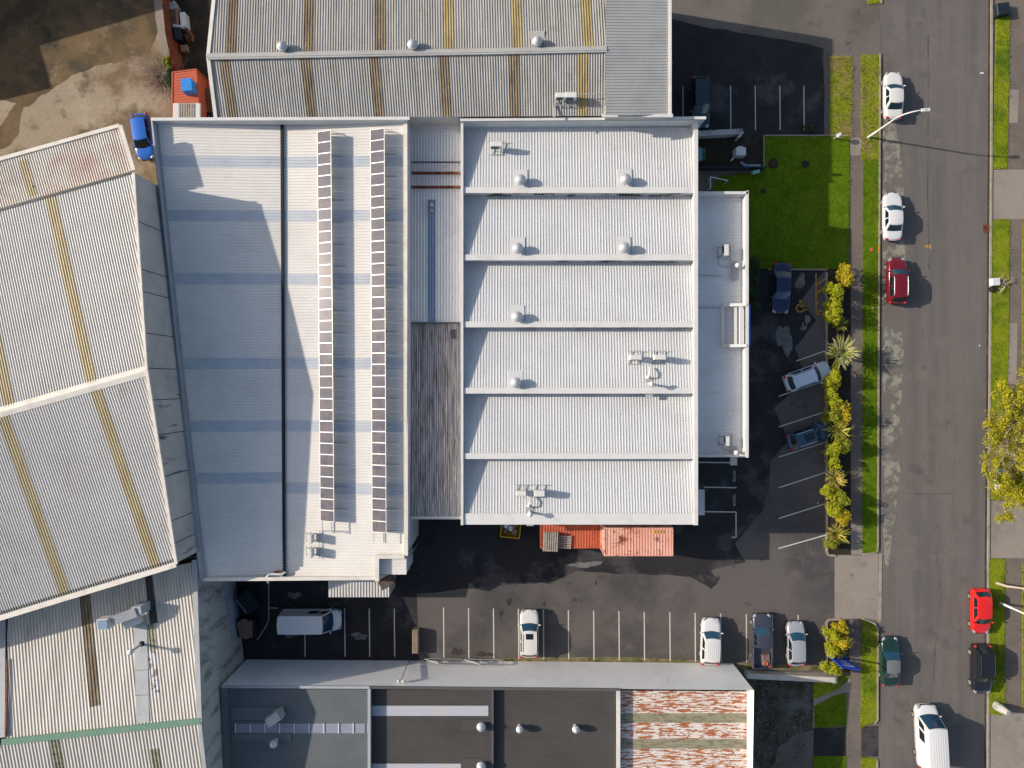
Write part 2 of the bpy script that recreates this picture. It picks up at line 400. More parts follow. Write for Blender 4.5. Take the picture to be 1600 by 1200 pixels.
# grass tufts
gm = {k: M[k] for k in ('lawn', 'verge', 'verge_dry')}
def inside(p, poly):
    c = False
    for i in range(len(poly)):
        (x1, y1), (x2, y2) = poly[i], poly[i - 1]
        if (y1 > p[1]) != (y2 > p[1]) and p[0] < (x2 - x1) * (p[1] - y1) / (y2 - y1) + x1: c = not c
    return c
rg = random.Random(3)
tb = {k: MB() for k in gm}
for pts, m, dens, z in G:
    xs = [p[0] for p in pts]; ys = [p[1] for p in pts]
    x0, x1, y0, y1 = max(min(xs) - 1, -10), min(max(xs) + 1, 1615), max(min(ys) - 1, -10), min(max(ys) + 1, 1215)
    n = int((x1 - x0) * (y1 - y0) * .24 * dens)
    if n <= 0: continue
    for _ in range(n):
        p = (rg.uniform(x0, x1), rg.uniform(y0, y1))
        if not inside(p, pts): continue
        edge = not inside((p[0] + 2.2, p[1]), pts) or not inside((p[0] - 2.2, p[1]), pts) or not inside((p[0], p[1] + 2.2), pts)
        c = W(*p); hh = rg.uniform(.03, .09) * (1.6 if edge else 1) * (1.4 if m == 'verge_dry' else 1)
        for _k in range(4):
            a = rg.uniform(0, 6.28); ln = hh * rg.uniform(.6, 1.6); w = rg.uniform(.015, .03)
            d = Vector((math.cos(a), math.sin(a), 0)); s = Vector((-d.y, d.x, 0)) * w
            b = Vector((c.x + rg.uniform(-.06, .06), c.y + rg.uniform(-.06, .06), z - .01))
            tb[m].add([b - s, b + s, b + d * ln + Vector((0, 0, hh))], [(0, 1, 2)])
for k, b in tb.items(): b.build('grass', gm[k], kind='stuff')

# ------------------------------------------------------------------ paint on the ground
mk = MB(); my = MB(); LZ = .013
def ln(b, x0, y0, x1, y1, w=.11, z=LZ):
    p, q = W(x0, y0), W(x1, y1); d = (q - p).normalized(); s = Vector((-d.y, d.x, 0)) * w / 2
    zz = Vector((0, 0, z))
    b.add([p - s + zz, q - s + zz, q + s + zz, p + s + zz], [(0, 1, 2, 3)])
for i, x in enumerate((693, 732, 771, 810, 849, 888, 927.5, 967, 1006.5, 1046.5, 1086, 1126, 1166, 1206.5, 1247)):
    ln(mk, x, 949 + i * .85, x + .6, 1028 + i * .55)
for x in (476, 538.5, 577, 616): ln(mk, x, 951, x + .8, 1026, z=.017)
for y, x0, y0 in ((548, 1244, 564), (595, 1217, 619), (643, 1217, 667), (691, 1217, 714), (738, 1217, 762), (787, 1217, 810), (836, 1216, 857)):
    ln(mk, x0, y0, 1290, y)
for a in ((1060, 722, 1151, 723), (1100, 761, 1151, 762), (1060, 799, 1150.5, 800), (1150, 799.5, 1150, 840), (1143, 839.5, 1151, 839.5)): ln(mk, *a)
for x in (1067, 1141.5, 1180, 1218.5, 1256): ln(mk, x, 134, x + .5, 203, .09, .006)
for a in ((420, 905, 420, 968), (420, 968, 416, 978), (416, 978, 402, 1000), (421, 950, 434, 950)): ln(mk, *a, .07, .017)
for a in ((1275, 427, 1275, 491), (1274, 490.5, 1281, 490.5), (1288, 490.5, 1293, 490.5), (1276, 445, 1291.5, 434), (1276, 458, 1292.5, 447), (1276, 474.5, 1280, 472), (1278, 488, 1284, 484)):
    ln(my, *a, .12)
# wheelchair symbol
cx, cy = 1250.5, 481.5
for k in range(18):
    a0, a1 = R(k * 20), R((k + 1) * 20)
    ln(my, cx + 6.2 * math.cos(a0), cy + 6.2 * math.sin(a0) * .95, cx + 6.2 * math.cos(a1), cy + 6.2 * math.sin(a1) * .95, .15)
for a in ((1250.5, 472, 1250, 479), (1250, 479, 1256, 479.5), (1250.5, 475, 1255, 475.5), (1256, 479.5, 1258.5, 485), (1258.5, 485, 1261, 484)): ln(my, *a, .1)
mb2 = W(1250.5, 470.5); my.lathe((mb2.x, mb2.y, 0), [(.13, LZ), (0.0, LZ + .001)], 10)
tri = [W(1444, 385.2), W(1454, 381), W(1455, 389.5)]; my.poly([Vector((p.x, p.y, .014)) for p in tri])
my.build('yellow_road_markings', M['line_yellow'], kind='structure')
def text(name, s, px, py, size, rz, m, z):
    cu = bpy.data.curves.new(name, 'FONT'); cu.body = s; cu.size = size; cu.align_x = 'CENTER'; cu.align_y = 'CENTER'
    o = bpy.data.objects.new(name, cu); COL.objects.link(o)
    me = bpy.data.meshes.new_from_object(o.evaluated_get(bpy.context.evaluated_depsgraph_get()))
    bpy.data.objects.remove(o)
    T = Matrix.Translation(Vector((W(px, py).x, W(px, py).y, z))) @ Matrix.Rotation(rz, 4, 'Z')
    vs = [T @ v.co for v in me.vertices]; fs = [list(p.vertices) for p in me.polygons]
    bpy.data.meshes.remove(me)
    return vs, fs
for yy in (743.5, 781.5):
    vs, fs = text('bay_word', 'VISITOR', 1147, yy, .32, R(-90), None, LZ)
    mk.add(vs, fs)
mk.build('parking_bay_lines', M['line'], kind='structure')
# a few oil stains and bleached patches, flat on the tarmac
M['bleach'] = mat('bleached_patch', (.17, .16, .155), .9, var=[((.1, .095, .09), 1.6, .4, .65, 7)])
M['oil'] = mat('oil_stain', (.035, .03, .028), .6, var=[((.07, .06, .055), 2.2, .45, .65, 6)])
def blotch(x, y, rx, ry, m, z, seed, name):
    r0 = random.Random(seed); mb = MB(); pts = []
    ph = [r0.uniform(0, 6.28) for _ in range(4)]
    for k in range(28):
        t = 2 * math.pi * k / 28
        q = 1 + .22 * math.sin(2 * t + ph[0]) + .16 * math.sin(3 * t + ph[1]) + .1 * math.sin(5 * t + ph[2]) + .07 * math.sin(9 * t + ph[3])
        p = W(x + rx * q * math.cos(t), y + ry * q * math.sin(t)); pts.append(Vector((p.x, p.y, z)))
    mb.poly(pts); mb.build(name, m, kind='structure')
for i, (x, y, rx, ry, m) in enumerate(((1251, 440, 7, 12, 'bleach'), (1261, 500, 4, 9, 'bleach'), (1256, 510, 5, 6, 'bleach'), (1226, 530, 12, 22, 'bleach'), (915, 882, 22, 5, 'bleach'), (460, 930, 9, 6, 'bleach'), (562, 994, 13, 5, 'bleach'), (455, 993, 9, 4, 'bleach'))):
    blotch(x, y, rx, ry, M[m], .0215 if y > 890 and x < 650 else .0165, 40 + i, 'bleached_patch')
for i, (x, y, rx, ry) in enumerate(((795, 940, 4, 7), (783, 960, 3, 8), (1115, 905, 8, 7), (850, 944, 3, 4), (931, 911, 2, 3), (970, 913, 2, 3), (715, 1018, 12, 5), (757, 1022, 13, 4))):
    blotch(x, y, rx, ry, M['oil'], .0095, 80 + i, 'oil_stain')
M['scrub'] = mat('weedy_edge', (.17, .14, .075), .95, var=[((.07, .075, .02), .9, .45, .6, 7), ((.26, .22, .14), 3., .55, .75, 6)])
sheet('weedy_edge', [(660, 1029), (760, 1029), (880, 1027), (960, 1026), (1060, 1030), (1160, 1036), (1290, 1040), (1290, 1048), (1165, 1046), (660, 1042)], .006, M['scrub'])
# ================================================================== ROOF AND WALL MATERIALS
dirt = lambda c, lo=.5, hi=.72: (c, (.35, .35, .35), lo, hi, 6)
M['r_white'] = mat('white_roof_sheet', (.68, .65, .605), .5, var=[((.61, .58, .535), .25, .45, .7, 6), ((.5, .46, .4), (.5, 3.5, 1), .62, .8, 6)])
M['r_light'] = mat('light_grey_roof_sheet', (.53, .535, .535), .45, var=[((.48, .485, .485), .3, .45, .7, 6), ((.36, .34, .31), (4., .35, 1), .63, .78, 6)])
M['r_annex'] = mat('pale_annex_roof_sheet', (.68, .68, .67), .45, var=[((.6, .6, .59), .3, .45, .7, 6), ((.5, .47, .43), (.4, 3., 1), .63, .78, 6)])
M['r_cream'] = mat('cream_roof_sheet', (.58, .55, .505), .5, var=[((.53, .5, .45), .3, .45, .7, 6), ((.45, .39, .31), (1.6, .3, 1), .62, .78, 6, .28)])
M['r_cream_rusty'] = mat('rust_tinged_roof_sheet', (.62, .57, .49), .55, var=[((.5, .29, .23), .12, .48, .62, 3), ((.5, .44, .36), .6, .5, .75, 6)])
M['r_grey'] = mat('weathered_grey_roof_sheet', (.31, .3, .28), .5, var=[((.25, .24, .22), (1.8, .1, 1), .4, .65, 6), ((.39, .38, .36), (2.6, .12, 1), .5, .75, 4), ((.22, .19, .145), .4, .6, .78, 6)])
M['r_grey2'] = mat('grey_cladding_sheet', (.4, .395, .375), .5, var=[((.34, .335, .32), .4, .45, .7, 6)])
M['r_old'] = mat('grimy_cream_roof_sheet', (.53, .495, .435), .6, var=[((.42, .385, .33), (1.5, .12, 1), .45, .7, 6), ((.2, .17, .14), (3.2, .5, 1), .66, .78, 7), ((.6, .56, .49), (2.2, .1, 1), .55, .75, 3)])
M['r_slate'] = mat('blue_grey_roof_sheet', (.13, .145, .148), .45, var=[((.11, .125, .13), .3, .45, .7, 5)])
M['r_dark'] = mat('charcoal_roof_sheet', (.075, .07, .066), .45, var=[((.062, .058, .055), .3, .45, .7, 5)])
M['r_rust'] = mat('rusting_white_roof_sheet', (.62, .57, .52), .7, var=[((.36, .125, .05), (.8, 5.5, 1), .505, .535, 5), ((.22, .075, .03), (1.7, 8., 1), .56, .61, 5)])
M['r_weather'] = mat('blackened_roof_sheet', (.36, .345, .34), .7, var=[((.15, .135, .13), (6., .3, 1), .45, .62, 7), ((.6, .56, .52), (7., .35, 1), .54, .68, 5), ((.2, .15, .12), (3., .5, 1), .6, .7, 6)])
M['s_blue'] = mat('clear_blue_skylight', (.49, .515, .54), .3, var=[((.41, .445, .49), .6, .45, .7, 5)])
M['s_bluedeep'] = mat('tinted_skylight', (.2, .28, .38), .3, var=[((.26, .33, .42), .6, .45, .7, 5)])
M['s_lav'] = mat('lavender_skylight', (.27, .29, .35), .35, var=[((.22, .25, .31), .6, .45, .7, 5)])
M['s_tan'] = mat('yellowed_skylight', (.5, .41, .24), .45, var=[((.42, .33, .18), (1.5, .3, 1), .45, .7, 6)])
M['s_brown'] = mat('browned_skylight', (.2, .155, .1), .5, var=[((.12, .085, .055), (2., .4, 1), .42, .65, 6), ((.28, .21, .1), 1.2, .55, .72, 5)])
M['s_yellow'] = mat('amber_skylight', (.33, .26, .12), .5, var=[((.22, .165, .075), (2., .4, 1), .42, .65, 6)])
M['s_olive'] = mat('mossy_skylight', (.27, .25, .17), .6, var=[((.15, .135, .09), (1.2, 3., 1), .45, .65, 6)])
M['s_black'] = mat('blackened_skylight', (.05, .042, .036), .6, var=[((.14, .12, .1), 2.5, .58, .7, 6)])
M['s_patch'] = mat('peeling_skylight', (.52, .5, .5), .6, var=[((.2, .17, .16), 2.2, .5, .56, 7)])
M['s_pale'] = mat('pale_skylight', (.42, .43, .47), .35, var=[((.47, .42, .38), .5, .5, .7, 4)])
M['w_conc'] = mat('stained_tilt_slab', (.46, .43, .41), .85, var=[((.35, .33, .32), .35, .42, .68, 6), ((.055, .05, .05), (.25, .9, .12), .63, .7, 7)])
M['w_rough'] = mat('weathered_concrete_wall', (.4, .39, .37), .9, var=[((.17, .17, .17), (.3, 1.1, .3), .5, .66, 8), ((.5, .48, .45), 2.5, .5, .75, 6)], bump=(6, .4))
M['w_blue'] = mat('blue_grey_painted_wall', (.33, .36, .4), .8, var=[((.25, .28, .33), .4, .5, .7, 5)])
M['w_white'] = mat('white_painted_wall', (.84, .82, .8), .75, var=[((.75, .73, .71), .3, .42, .66, 6), ((.5, .4, .3), (1.2, 1.2, .15), .66, .78, 6)])
M['trim'] = mat('white_flashing', (.6, .59, .57), .45, var=[((.52, .51, .49), .8, .48, .72, 5)])
M['trimc'] = mat('cream_flashing', (.66, .62, .55), .5, var=[((.52, .47, .4), .8, .48, .72, 5)])
M['grey'] = mat('grey_flashing', (.36, .375, .38), .45, var=[((.3, .31, .32), .9, .45, .7, 5)])
M['dkgrey'] = mat('dark_flashing', (.09, .09, .088), .5)
M['gutter'] = mat('black_gutter', (.018, .019, .02), .6)
M['mould'] = mat('mouldy_upstand', (.4, .4, .39), .7, var=[((.04, .045, .035), (.5, 1., 1), .52, .57, 5)])
M['green'] = mat('faded_green_ridge', (.13, .24, .17), .6, var=[((.2, .27, .21), 1.2, .5, .72, 6)])
M['rustbeam'] = mat('rusted_steel', (.15, .055, .025), .8, var=[((.06, .025, .015), 1.6, .45, .65, 6), ((.32, .22, .15), 2.2, .62, .7, 6)])
M['steel'] = mat('galvanised_steel', (.42, .43, .43), .4, .6)
M['white'] = mat('white_enamel', (.6, .585, .55), .4)
M['dark'] = mat('dark_void', (.02, .022, .025), .7)
M['grille'] = mat('dark_grille', (.055, .075, .075), .5)
M['black'] = mat('black_rubber', (.015, .015, .016), .7)

# ================================================================== LONG WHITE WAREHOUSE WITH SOLAR ROWS
t = thing('warehouse', 'long white warehouse carrying two rows of solar panels on its roof', 'warehouse', W(470, 560))
hl, hv, hr = 7.7, 7.25, 7.75
mb = MB()
wallring(mb, [(238, 187, 8.4), (637, 185.5, 8.4), (635, 866, 7.8), (590, 868, 7.8), (590, 904, 7.7), (315, 907, 7.8)])
mb.build('wall', M['w_blue'], t)
Lp = [(242, 190, hl), (440, 190, hv), (443.5, 902, hv), (316, 905, hl)]
Rp = [(441, 190, hv - .12), (632, 190, hr), (632, 868, hr), (588.5, 868, 7.62), (588.5, 902, 7.62), (444, 903, hv - .12)]
rows = [(252.5, 16), (337, 16), (436, 16), (568, 16), (666, 16.5)]
sw = .95
LL = [((235, y), (440, y), sw, M['s_blue']) for y, _ in rows] + [((280, 747), (443, 747), sw, M['s_blue'])]
RL = [((442, y), (640, y), sw, M['s_blue']) for y, _ in rows] + [((442, 763.5), (640, 763.5), sw, M['s_blue'])]
roof(t, Lp, ((300, 500), (400, 500)), .26, .035, M['r_white'], LL)
roof(t, Rp[:3] + [(588.5, 868, 7.62), (444, 868, hv - .12)], ((500, 500), (600, 500)), .26, .035, M['r_white'], RL)
roof(t, [(444, 868, hv - .12), (588.5, 868, 7.62), (588.5, 902, 7.62), (444, 903, hv - .12)], ((480, 880), (560, 880)), .26, .035, M['r_white'])
mb = MB(); mb.beam(W(440.6, 190, hv + .0), W(444, 900, hv + .0), .24, .16); mb.build('box_gutter', M['gutter'], t)
mb = MB(); mb.beam(W(236, 186.5, 8.42), W(640, 185, 8.42), .26, .12); mb.build('parapet_cap', M['trim'], t)
mb = MB(); mb.poly([W(240, 189, 8.38), W(637, 187.5, 8.38), W(637, 187.5, 8.38) + Vector((0, -.02, -.9)), W(240, 189, 8.38) + Vector((0, -.02, -.9))]); mb.build('parapet_lining', M['r_light'], t)
mb = MB(); mb.beam(W(633.5, 188, 7.86), W(634.5, 868, 7.86), .34, .2); mb.build('barge_cap', M['trimc'], t)
mb = MB(); mb.beam(W(632, 869.5, 7.9), W(589, 869.5, 7.9), .34, .2); mb.beam(W(589.2, 868, 7.88), W(589.2, 908, 7.82), .36, .2); mb.build('barge_cap', M['trimc'], t)
mb = MB(); mb.beam(W(316, 905, 7.72), W(588, 903, 7.66), .3, .22); mb.build('fascia', M['trimc'], t)
mb = MB(); mb.beam(W(239.5, 189, 7.82), W(315.5, 906, 7.82), .34, .2); mb.beam(W(244.5, 192, 7.74), W(320, 900, 7.74), .26, .1); mb.build('barge_cap', M['grey'], t)
mb = MB(); mb.prism([W(591, 871, 7.4), W(634.5, 871, 7.4), W(634.5, 897, 7.4), W(591, 897, 7.4)], 3.3, 7.34); mb.build('bay_wall', M['w_blue'], t)
roof(t, [(591, 871, 7.43), (635, 871, 7.43), (635, 897.5, 7.4), (591, 897.5, 7.4)], ((600, 880), (630, 880)), .26, .03, M['r_white'], name='bay_roof')
# canopy and duct on the yard side
mb = MB(); mb.prism([W(514, 900, 3.4), W(607, 900, 3.4), W(607, 932, 3.4), W(514, 932, 3.4)], 3.1, 3.4); mb.build('canopy_edge', M['trimc'], t)
ca = roof(t, [(513, 898, 3.75), (608, 898, 3.75), (608, 933, 3.5), (513, 933, 3.5)], ((550, 900), (550, 930)), .27, .05, M['r_cream'], name='canopy')
mb = MB(); mb.poly([W(608, 933, 3.5), W(608, 898, 3.75), Vector((W(608, 898, 3.75).x, W(608, 898, 3.75).y, 0)), Vector((W(608, 933, 3.5).x, W(608, 933, 3.5).y, 0))])
mb.build('canopy_screen', M['grey'], t)
mb = MB(); mb.box(W(605, 909, 4.6), (1.35, .85, .75), R(28), ch=.06); mb.build('duct', mat('brown_duct', (.085, .06, .05), .7, var=[((.13, .1, .085), 2, .45, .7)]), t)
mb = MB(); mb.tube([W(446, 894, 7.5), W(440, 898, 7.6), W(420, 897, 7.75), W(416, 903, 7.6), W(419, 910, 6.4), W(419, 905, .2)], .11, 8); mb.build('downpipe', M['trim'], t)
mb = MB(); mb.add([W(428, 892, 7.55), W(442, 891.5, 7.5), W(430, 898, 7.6)], [(0, 1, 2)]); mb.build('rust_patch', mat('rust_red_sheet', (.3, .08, .03), .7), t)
mb = MB(); mb.tube([W(652, 850, 1.5), W(645, 862, 4.5), W(636, 872, 6.6)], .06, 6); mb.build('stay_pipe', M['steel'], t)

# ================================================================== CREAM WAREHOUSE BESIDE IT
t = thing('warehouse', 'tall cream corrugated warehouse with tan skylight strips and one gable ridge', 'warehouse', W(60, 560))
hR, hE = 13.0, 11.6
ridge = [(-330, 738, hR), (229, 579, hR)]
mb = MB()
wallring(mb, [(209, 269, hE), (229, 579, hR), (275, 880, hE), (-330, 1066, hE), (-330, 424, hE)])
for y in (345, 420, 455, 520, 575, 625, 680, 745, 815, 850):    # slab joints
    k = (y - 579) / 301 if y > 579 else (y - 269) / 310
    xx = 229 + 46 * k if y > 579 else 209 + 20 * k; hh = hR - (hR - hE) * k if y > 579 else hE + (hR - hE) * k
    p = W(xx, y, hh) + Vector((.012, 0, 0)); q = Vector((p.x + .012, p.y, 0)); mb.beam(p, q, .05, .02, 1, Vector((1, 0, 0)))
mb.build('wall', [M['w_conc'], M['dark']], t)
perp = lambda a, b: None
r1 = roof(t, [(209, 269, hE), (229, 579, hR), (-330, 738, hR), (-330, 424, hE)], ((76, 310), (138, 590)), .21, .062, M['r_cream'],
     [((78, 306), (146, 606), .92, M['s_tan']), ((-20, 480), (30, 690), .92, M['s_tan'])], CORR)
r2 = roof(t, [(229, 579, hR), (275, 880, hE), (-330, 1060, hE), (-330, 738, hR)], ((148, 610), (242, 888)), .21, .062, M['r_cream'],
     [((150, 600), (246, 900), .92, M['s_tan']), ((5, 640), (100, 930), .92, M['s_tan'])], CORR)
mb = MB()
a, b = W(229, 579, hR + .1), W(-330, 738, hR + .1)
for s in (-1, 1):
    d = (b - a).normalized(); sd = Vector((-d.y, d.x, 0)) * s
    mb.add([a, b, b + sd * .42 + Vector((0, 0, -.09)), a + sd * .42 + Vector((0, 0, -.09))], [(0, 1, 2, 3)])
mb.build('ridge_cap', M['trimc'], t)
mb = MB(); mb.beam(W(209, 270, hE + .1), W(229.3, 579, hR + .1), .2, .16); mb.beam(W(229.3, 579, hR + .1), W(275.5, 881, hE + .1), .24, .16); mb.build('barge_cap', M['trimc'], t)
mb = MB(); mb.beam(W(275, 882, hE), W(-330, 1066, hE), .42, .16); mb.build('gutter', M['trimc'], t)
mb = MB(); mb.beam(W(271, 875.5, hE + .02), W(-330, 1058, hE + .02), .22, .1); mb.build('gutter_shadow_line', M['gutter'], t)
mb = MB(); mb.beam(W(209, 269, hE + .02), W(-330, 421, hE + .02), .2, .14); mb.build('valley_gutter', M['dkgrey'], t)
# lower canopy roof at its end
c1 = roof(t, [(186, 197, 9.9), (209, 270, 9.8), (-330, 424, 9.8), (-330, 343, 9.9)], ((60, 240), (80, 310)), .21, .062, M['r_cream_rusty'], [((36, 250), (52, 305), .7, M['s_tan'])], CORR, 'canopy_roof')
mb = MB(); mb.beam(W(187, 196, 9.95), W(-330, 342, 9.95), .3, .14); mb.beam(W(188, 196, 9.98), W(209, 266, 9.9), .34, .14); mb.build('canopy_trim', M['trimc'], t)
mb = MB(); mb.tube([W(45, 291, 9.5), W(52, 291, 9.9)], .06, 6); mb.build('pipe_stub', M['dkgrey'], t)

# ================================================================== OLD LOW ROOF BELOW IT
t = thing('workshop', 'old workshop with grimy cream roof, green ridge capping and rooftop ducts', 'workshop', W(160, 1060))
up = [(303, 878, 7.7), (311, 1127, 10.), (8, 1158, 10.), (14, 940, 7.7)]
lo = [(311, 1129, 10.), (332, 1320, 8.6), (-20, 1356, 8.6), (2, 1160, 10.)]
mb = MB(); wallring(mb, [(304, 870, 7.65), (312, 1127, 9.95), (334, 1330, 8.5), (-20, 1360, 8.5), (6, 940, 7.6)]); mb.build('wall', M['w_rough'], t)
r = roof(t, up, ((130, 950), (144, 1100)), .28, .055, M['r_old'],
     [((134, 900), (145, 1104), .92, M['s_brown']), ((234, 880), (237, 975), .7, M['s_black']), ((237, 975), (239, 1016), .6, M['s_olive']), ((239, 1017), (243, 1092), .66, M['s_patch'], 'peeling_skylight')], CORR)
r = roof(t, lo, ((82, 1160), (98, 1250)), .28, .055, M['r_old'], [((84, 1150), (112, 1300), .9, M['s_olive']), ((240, 1170), (262, 1290), .75, M['s_olive'])], CORR)
mb = MB(); mb.beam(W(313, 1126.5, 10.1), W(3, 1159.5, 10.1), .5, .14); mb.build('ridge_cap', M['green'], t)
mb = MB(); mb.beam(W(304, 875, 7.82), W(312, 1127, 10.08), .42, .16); mb.beam(W(312, 1127, 10.08), W(333, 1320, 8.7), .32, .16); mb.build('barge_cap', M['grey'], t)
mb = MB(); mb.beam(W(4, 940, 7.8), W(4, 1152, 10.), .5, .1); mb.build('valley_gutter', M['grey'], t)
mb = MB(); mb.beam(W(11, 1030, 8.85), W(9, 1150, 10.04), .14, .06); mb.build('rusted_strip', M['rustbeam'], t)
a, b = W(304, 870, 7.65), W(312, 1127, 9.95)
p_, q_ = a.lerp(b, .08), a.lerp(b, .72); dx = Vector((.03, 0, 0))
mb = MB(); mb.add([Vector((p_.x, p_.y, 0)) + dx, Vector((q_.x, q_.y, 0)) + dx, Vector((q_.x, q_.y, 2.3)) + dx, Vector((p_.x, p_.y, 2.9)) + dx], [(0, 1, 2, 3)]); mb.build('painted_band', M['w_blue'], t)
pu = plane_of([W(*p) for p in up])
def on(px, py, dz=0.): return onplane(px, py, pu) + Vector((0, 0, dz))
mb = MB(); mb.add([on(209, 975, .07), on(230, 973, .07), on(234, 1127, .07), on(214, 1129, .07)], [(0, 1, 2, 3)])
for y in (1047, 1086): mb.beam(on(211, y, .08), on(233, y - 1, .08), .03, .02, 1)
mb.build('flat_flashing', [M['grey'], M['dkgrey']], t)
# lower left neighbour
t = thing('building', 'low brown roof edge beyond the old workshop with rusty gutter', 'building', W(-60, 1080))
mb = MB(); wallring(mb, [(-2, 960, 7.), (-2, 1330, 7.), (-300, 1330, 7.), (-300, 960, 7.)]); mb.build('wall', M['w_rough'], t)
roof(t, [(-1, 960, 7.05), (-1, 1330, 7.05), (-300, 1330, 8.), (-300, 960, 8.)], ((-60, 1000), (-10, 1000)), .2, .04, M['r_weather'], prof=CORR)

# ducts and flue standing on the old roof
t = thing('roof_duct', 'boxy grey metal exhaust duct with two angled arms on the old workshop roof', 'duct', on(222, 955))
p0 = on(228, 948)
mb = MB(); mb.box(on(228, 946, .75), (.85, .75, 1.5), R(8), ch=.05); mb.build('riser', M['w_blue'], t)
mb = MB(); mb.beam(on(227, 948, 1.25), on(194, 960, 1.45), .75, .7); mb.build('upper_arm', M['grey'], t)
mb = MB(); mb.box(on(181.5, 963.5, 1.55), (.95, .9, .9), R(6), ch=.03); mb.build('inlet_box', M['trim'], t)
mb = MB(); mb.box(on(181.5, 963.5, 2.02), (.8, .76, .02), R(6)); mb.build('inlet_opening', M['s_bluedeep'], t)
mb = MB(); mb.beam(on(226, 962, .6), on(203, 972, .75), .7, .6); mb.build('lower_arm', M['trim'], t)
t = thing('flue_pipe', 'tall slender flue pipe with pale cowl rising beside the grey roof duct', 'flue', on(222, 1006))
f0 = on(222, 1006)
mb = MB(); mb.tube([f0, f0 + Vector((0, 0, 1.75))], .1, 10); mb.build('pipe', M['steel'], t)
mb = MB(); mb.lathe(f0 + Vector((0, 0, 1.65)), [(.12, 0), (.24, .02), (.24, .2), (.05, .34), (0, .35)], 14); mb.build('cowl', M['white'], t)
mb = MB(); mb.lathe(f0, [(.26, .05), (.2, .12), (.11, .2)], 12); mb.build('boot', M['black'], t)

# ================================================================== GREY WAREHOUSE ALONG THE TOP
t = thing('warehouse', 'broad grey corrugated warehouse with brown skylight strips and a gable ridge', 'warehouse', W(640, 60))
rdg, eav = 9.8, 8.3
mb = MB(); wallring(mb, [(342, -76, 8.2), (947, -76, 8.2), (947, 178, 8.3), (338, 185.5, 8.3), (326, 89, rdg)]); mb.build('wall', M['w_conc'], t)
lu = [((371, 0), (355, 84), .88, M['s_brown']), ((486, 0), (479, 84), .88, M['s_brown']), ((595, -10), (592, 84), .88, M['s_brown']), ((702, -10), (697.5, 84), .88, M['s_yellow']), ((811, -10), (805, 84), .88, M['s_yellow']), ((919, -10), (915, 84), .88, M['s_yellow'])]
ll = [((348, 88), (366, 184), .88, M['s_brown']), ((477, 86), (487, 186), .88, M['s_brown']), ((585, 84), (591, 186), .88, M['s_brown']), ((694, 84), (698.5, 190), .88, M['s_brown']), ((802, 82), (805, 190), .88, M['s_brown']), ((911, 80), (911.5, 190), .88, M['s_yellow'])]
def ext(L):   # run each strip through the whole slope
    out = []
    for a, b, *r in L:
        out.append(((a[0] * 2 - b[0], a[1] * 2 - b[1]), (b[0] * 2 - a[0], b[1] * 2 - a[1]), *r))
    return out
def rooff(parent, poly, d, lights):
    pl = plane_of([W(*p) for p in poly]); LI = []
    for a, b, w, m in lights:
        mid = ((a[0] + b[0]) / 2, (a[1] + b[1]) / 2)
        LI.append((mid, mid, w, m))
    p3 = [W(*p) for p in poly]; dd = onplane(*d[1], pl) - onplane(*d[0], pl)
    mb = MB(); ribbed(mb, p3, dd, .22, .045, CORR); ro = mb.build('roof', M['r_grey'], parent)
    n, c = pl; u = (dd - n * dd.dot(n)).normalized(); v = n.cross(u)
    for a, b, w, m in LI:
        q = onplane(*a, pl).dot(v)
        mb = MB(); ribbed(mb, p3, dd, .22, .045, CORR, 0, (q - w / 2, q + w / 2), None, .012); mb.build('skylight', m, ro)
u3 = Vector((0, 1, 0))
def dirpts(poly, px, py):
    pl = plane_of([W(*p) for p in poly]); a = onplane(px, py, pl); n = pl[0]
    b = a + Vector((.03, -1, 0)) - n * Vector((.03, -1, 0)).dot(n)
    f = PXM / (1 - b.z / CH)
    return ((px, py), (800 + b.x * f, 600 - b.y * f))
PU = [(326, 87, rdg), (947, 76, rdg), (947, -76, 8.2), (342, -76, 8.2)]
PL = [(326, 89, rdg), (947, 78, rdg), (947, 179, eav), (718, 187.5, eav), (718, 196, eav - .1), (641, 196, eav - .1), (641, 185.5, eav), (338, 185.5, eav)]
rooff(t, PU, dirpts(PU, 640, 30), lu)
PLa = [(326, 89, rdg), (947, 78, rdg), (947, 181, eav), (338, 184.5, eav)]
rooff(t, PLa, dirpts(PLa, 640, 130), ll)
mb = MB(); mb.beam(W(324, 88.5, rdg + .1), W(948, 77, rdg + .1), .5, .1); mb.beam(W(324, 88.5, rdg + .15), W(948, 77, rdg + .15), .16, .08); mb.build('ridge_cap', M['r_grey2'], t)
mb = MB(); mb.beam(W(342, -76, 8.25), W(325.5, 88, rdg + .05), .3, .16); mb.beam(W(325.5, 89, rdg + .05), W(337.5, 186, eav + .06), .3, .16); mb.build('barge_cap', M['trimc'], t)
mb = MB(); wallring(mb, [(947, -76, 9.2), (1047, -76, 9.05), (1047, 180, 9.05), (947, 180, 9.2)]); mb.build('wall', M['w_conc'], t)
roof(t, [(946, -76, 9.92), (1047, -76, 9.06), (1047, 180, 9.06), (946, 180, 9.92)], ((960, 100), (1040, 100)), .25, .04, M['r_grey2'], name='end_roof')
mb = MB(); mb.beam(W(1047, -76, 9.15), W(1047, 181, 9.15), .22, .18); mb.beam(W(941, 181, 9.25), W(1051, 181, 9.2), .26, .2); mb.build('barge_cap', M['trim'], t)
mb = MB(); mb.tube([W(1047, 105, 9.0), W(1049, 99, 9.0), W(1049.5, 96, 8.6)], .06, 6); mb.build('floodlight_arm', M['trim'], t)

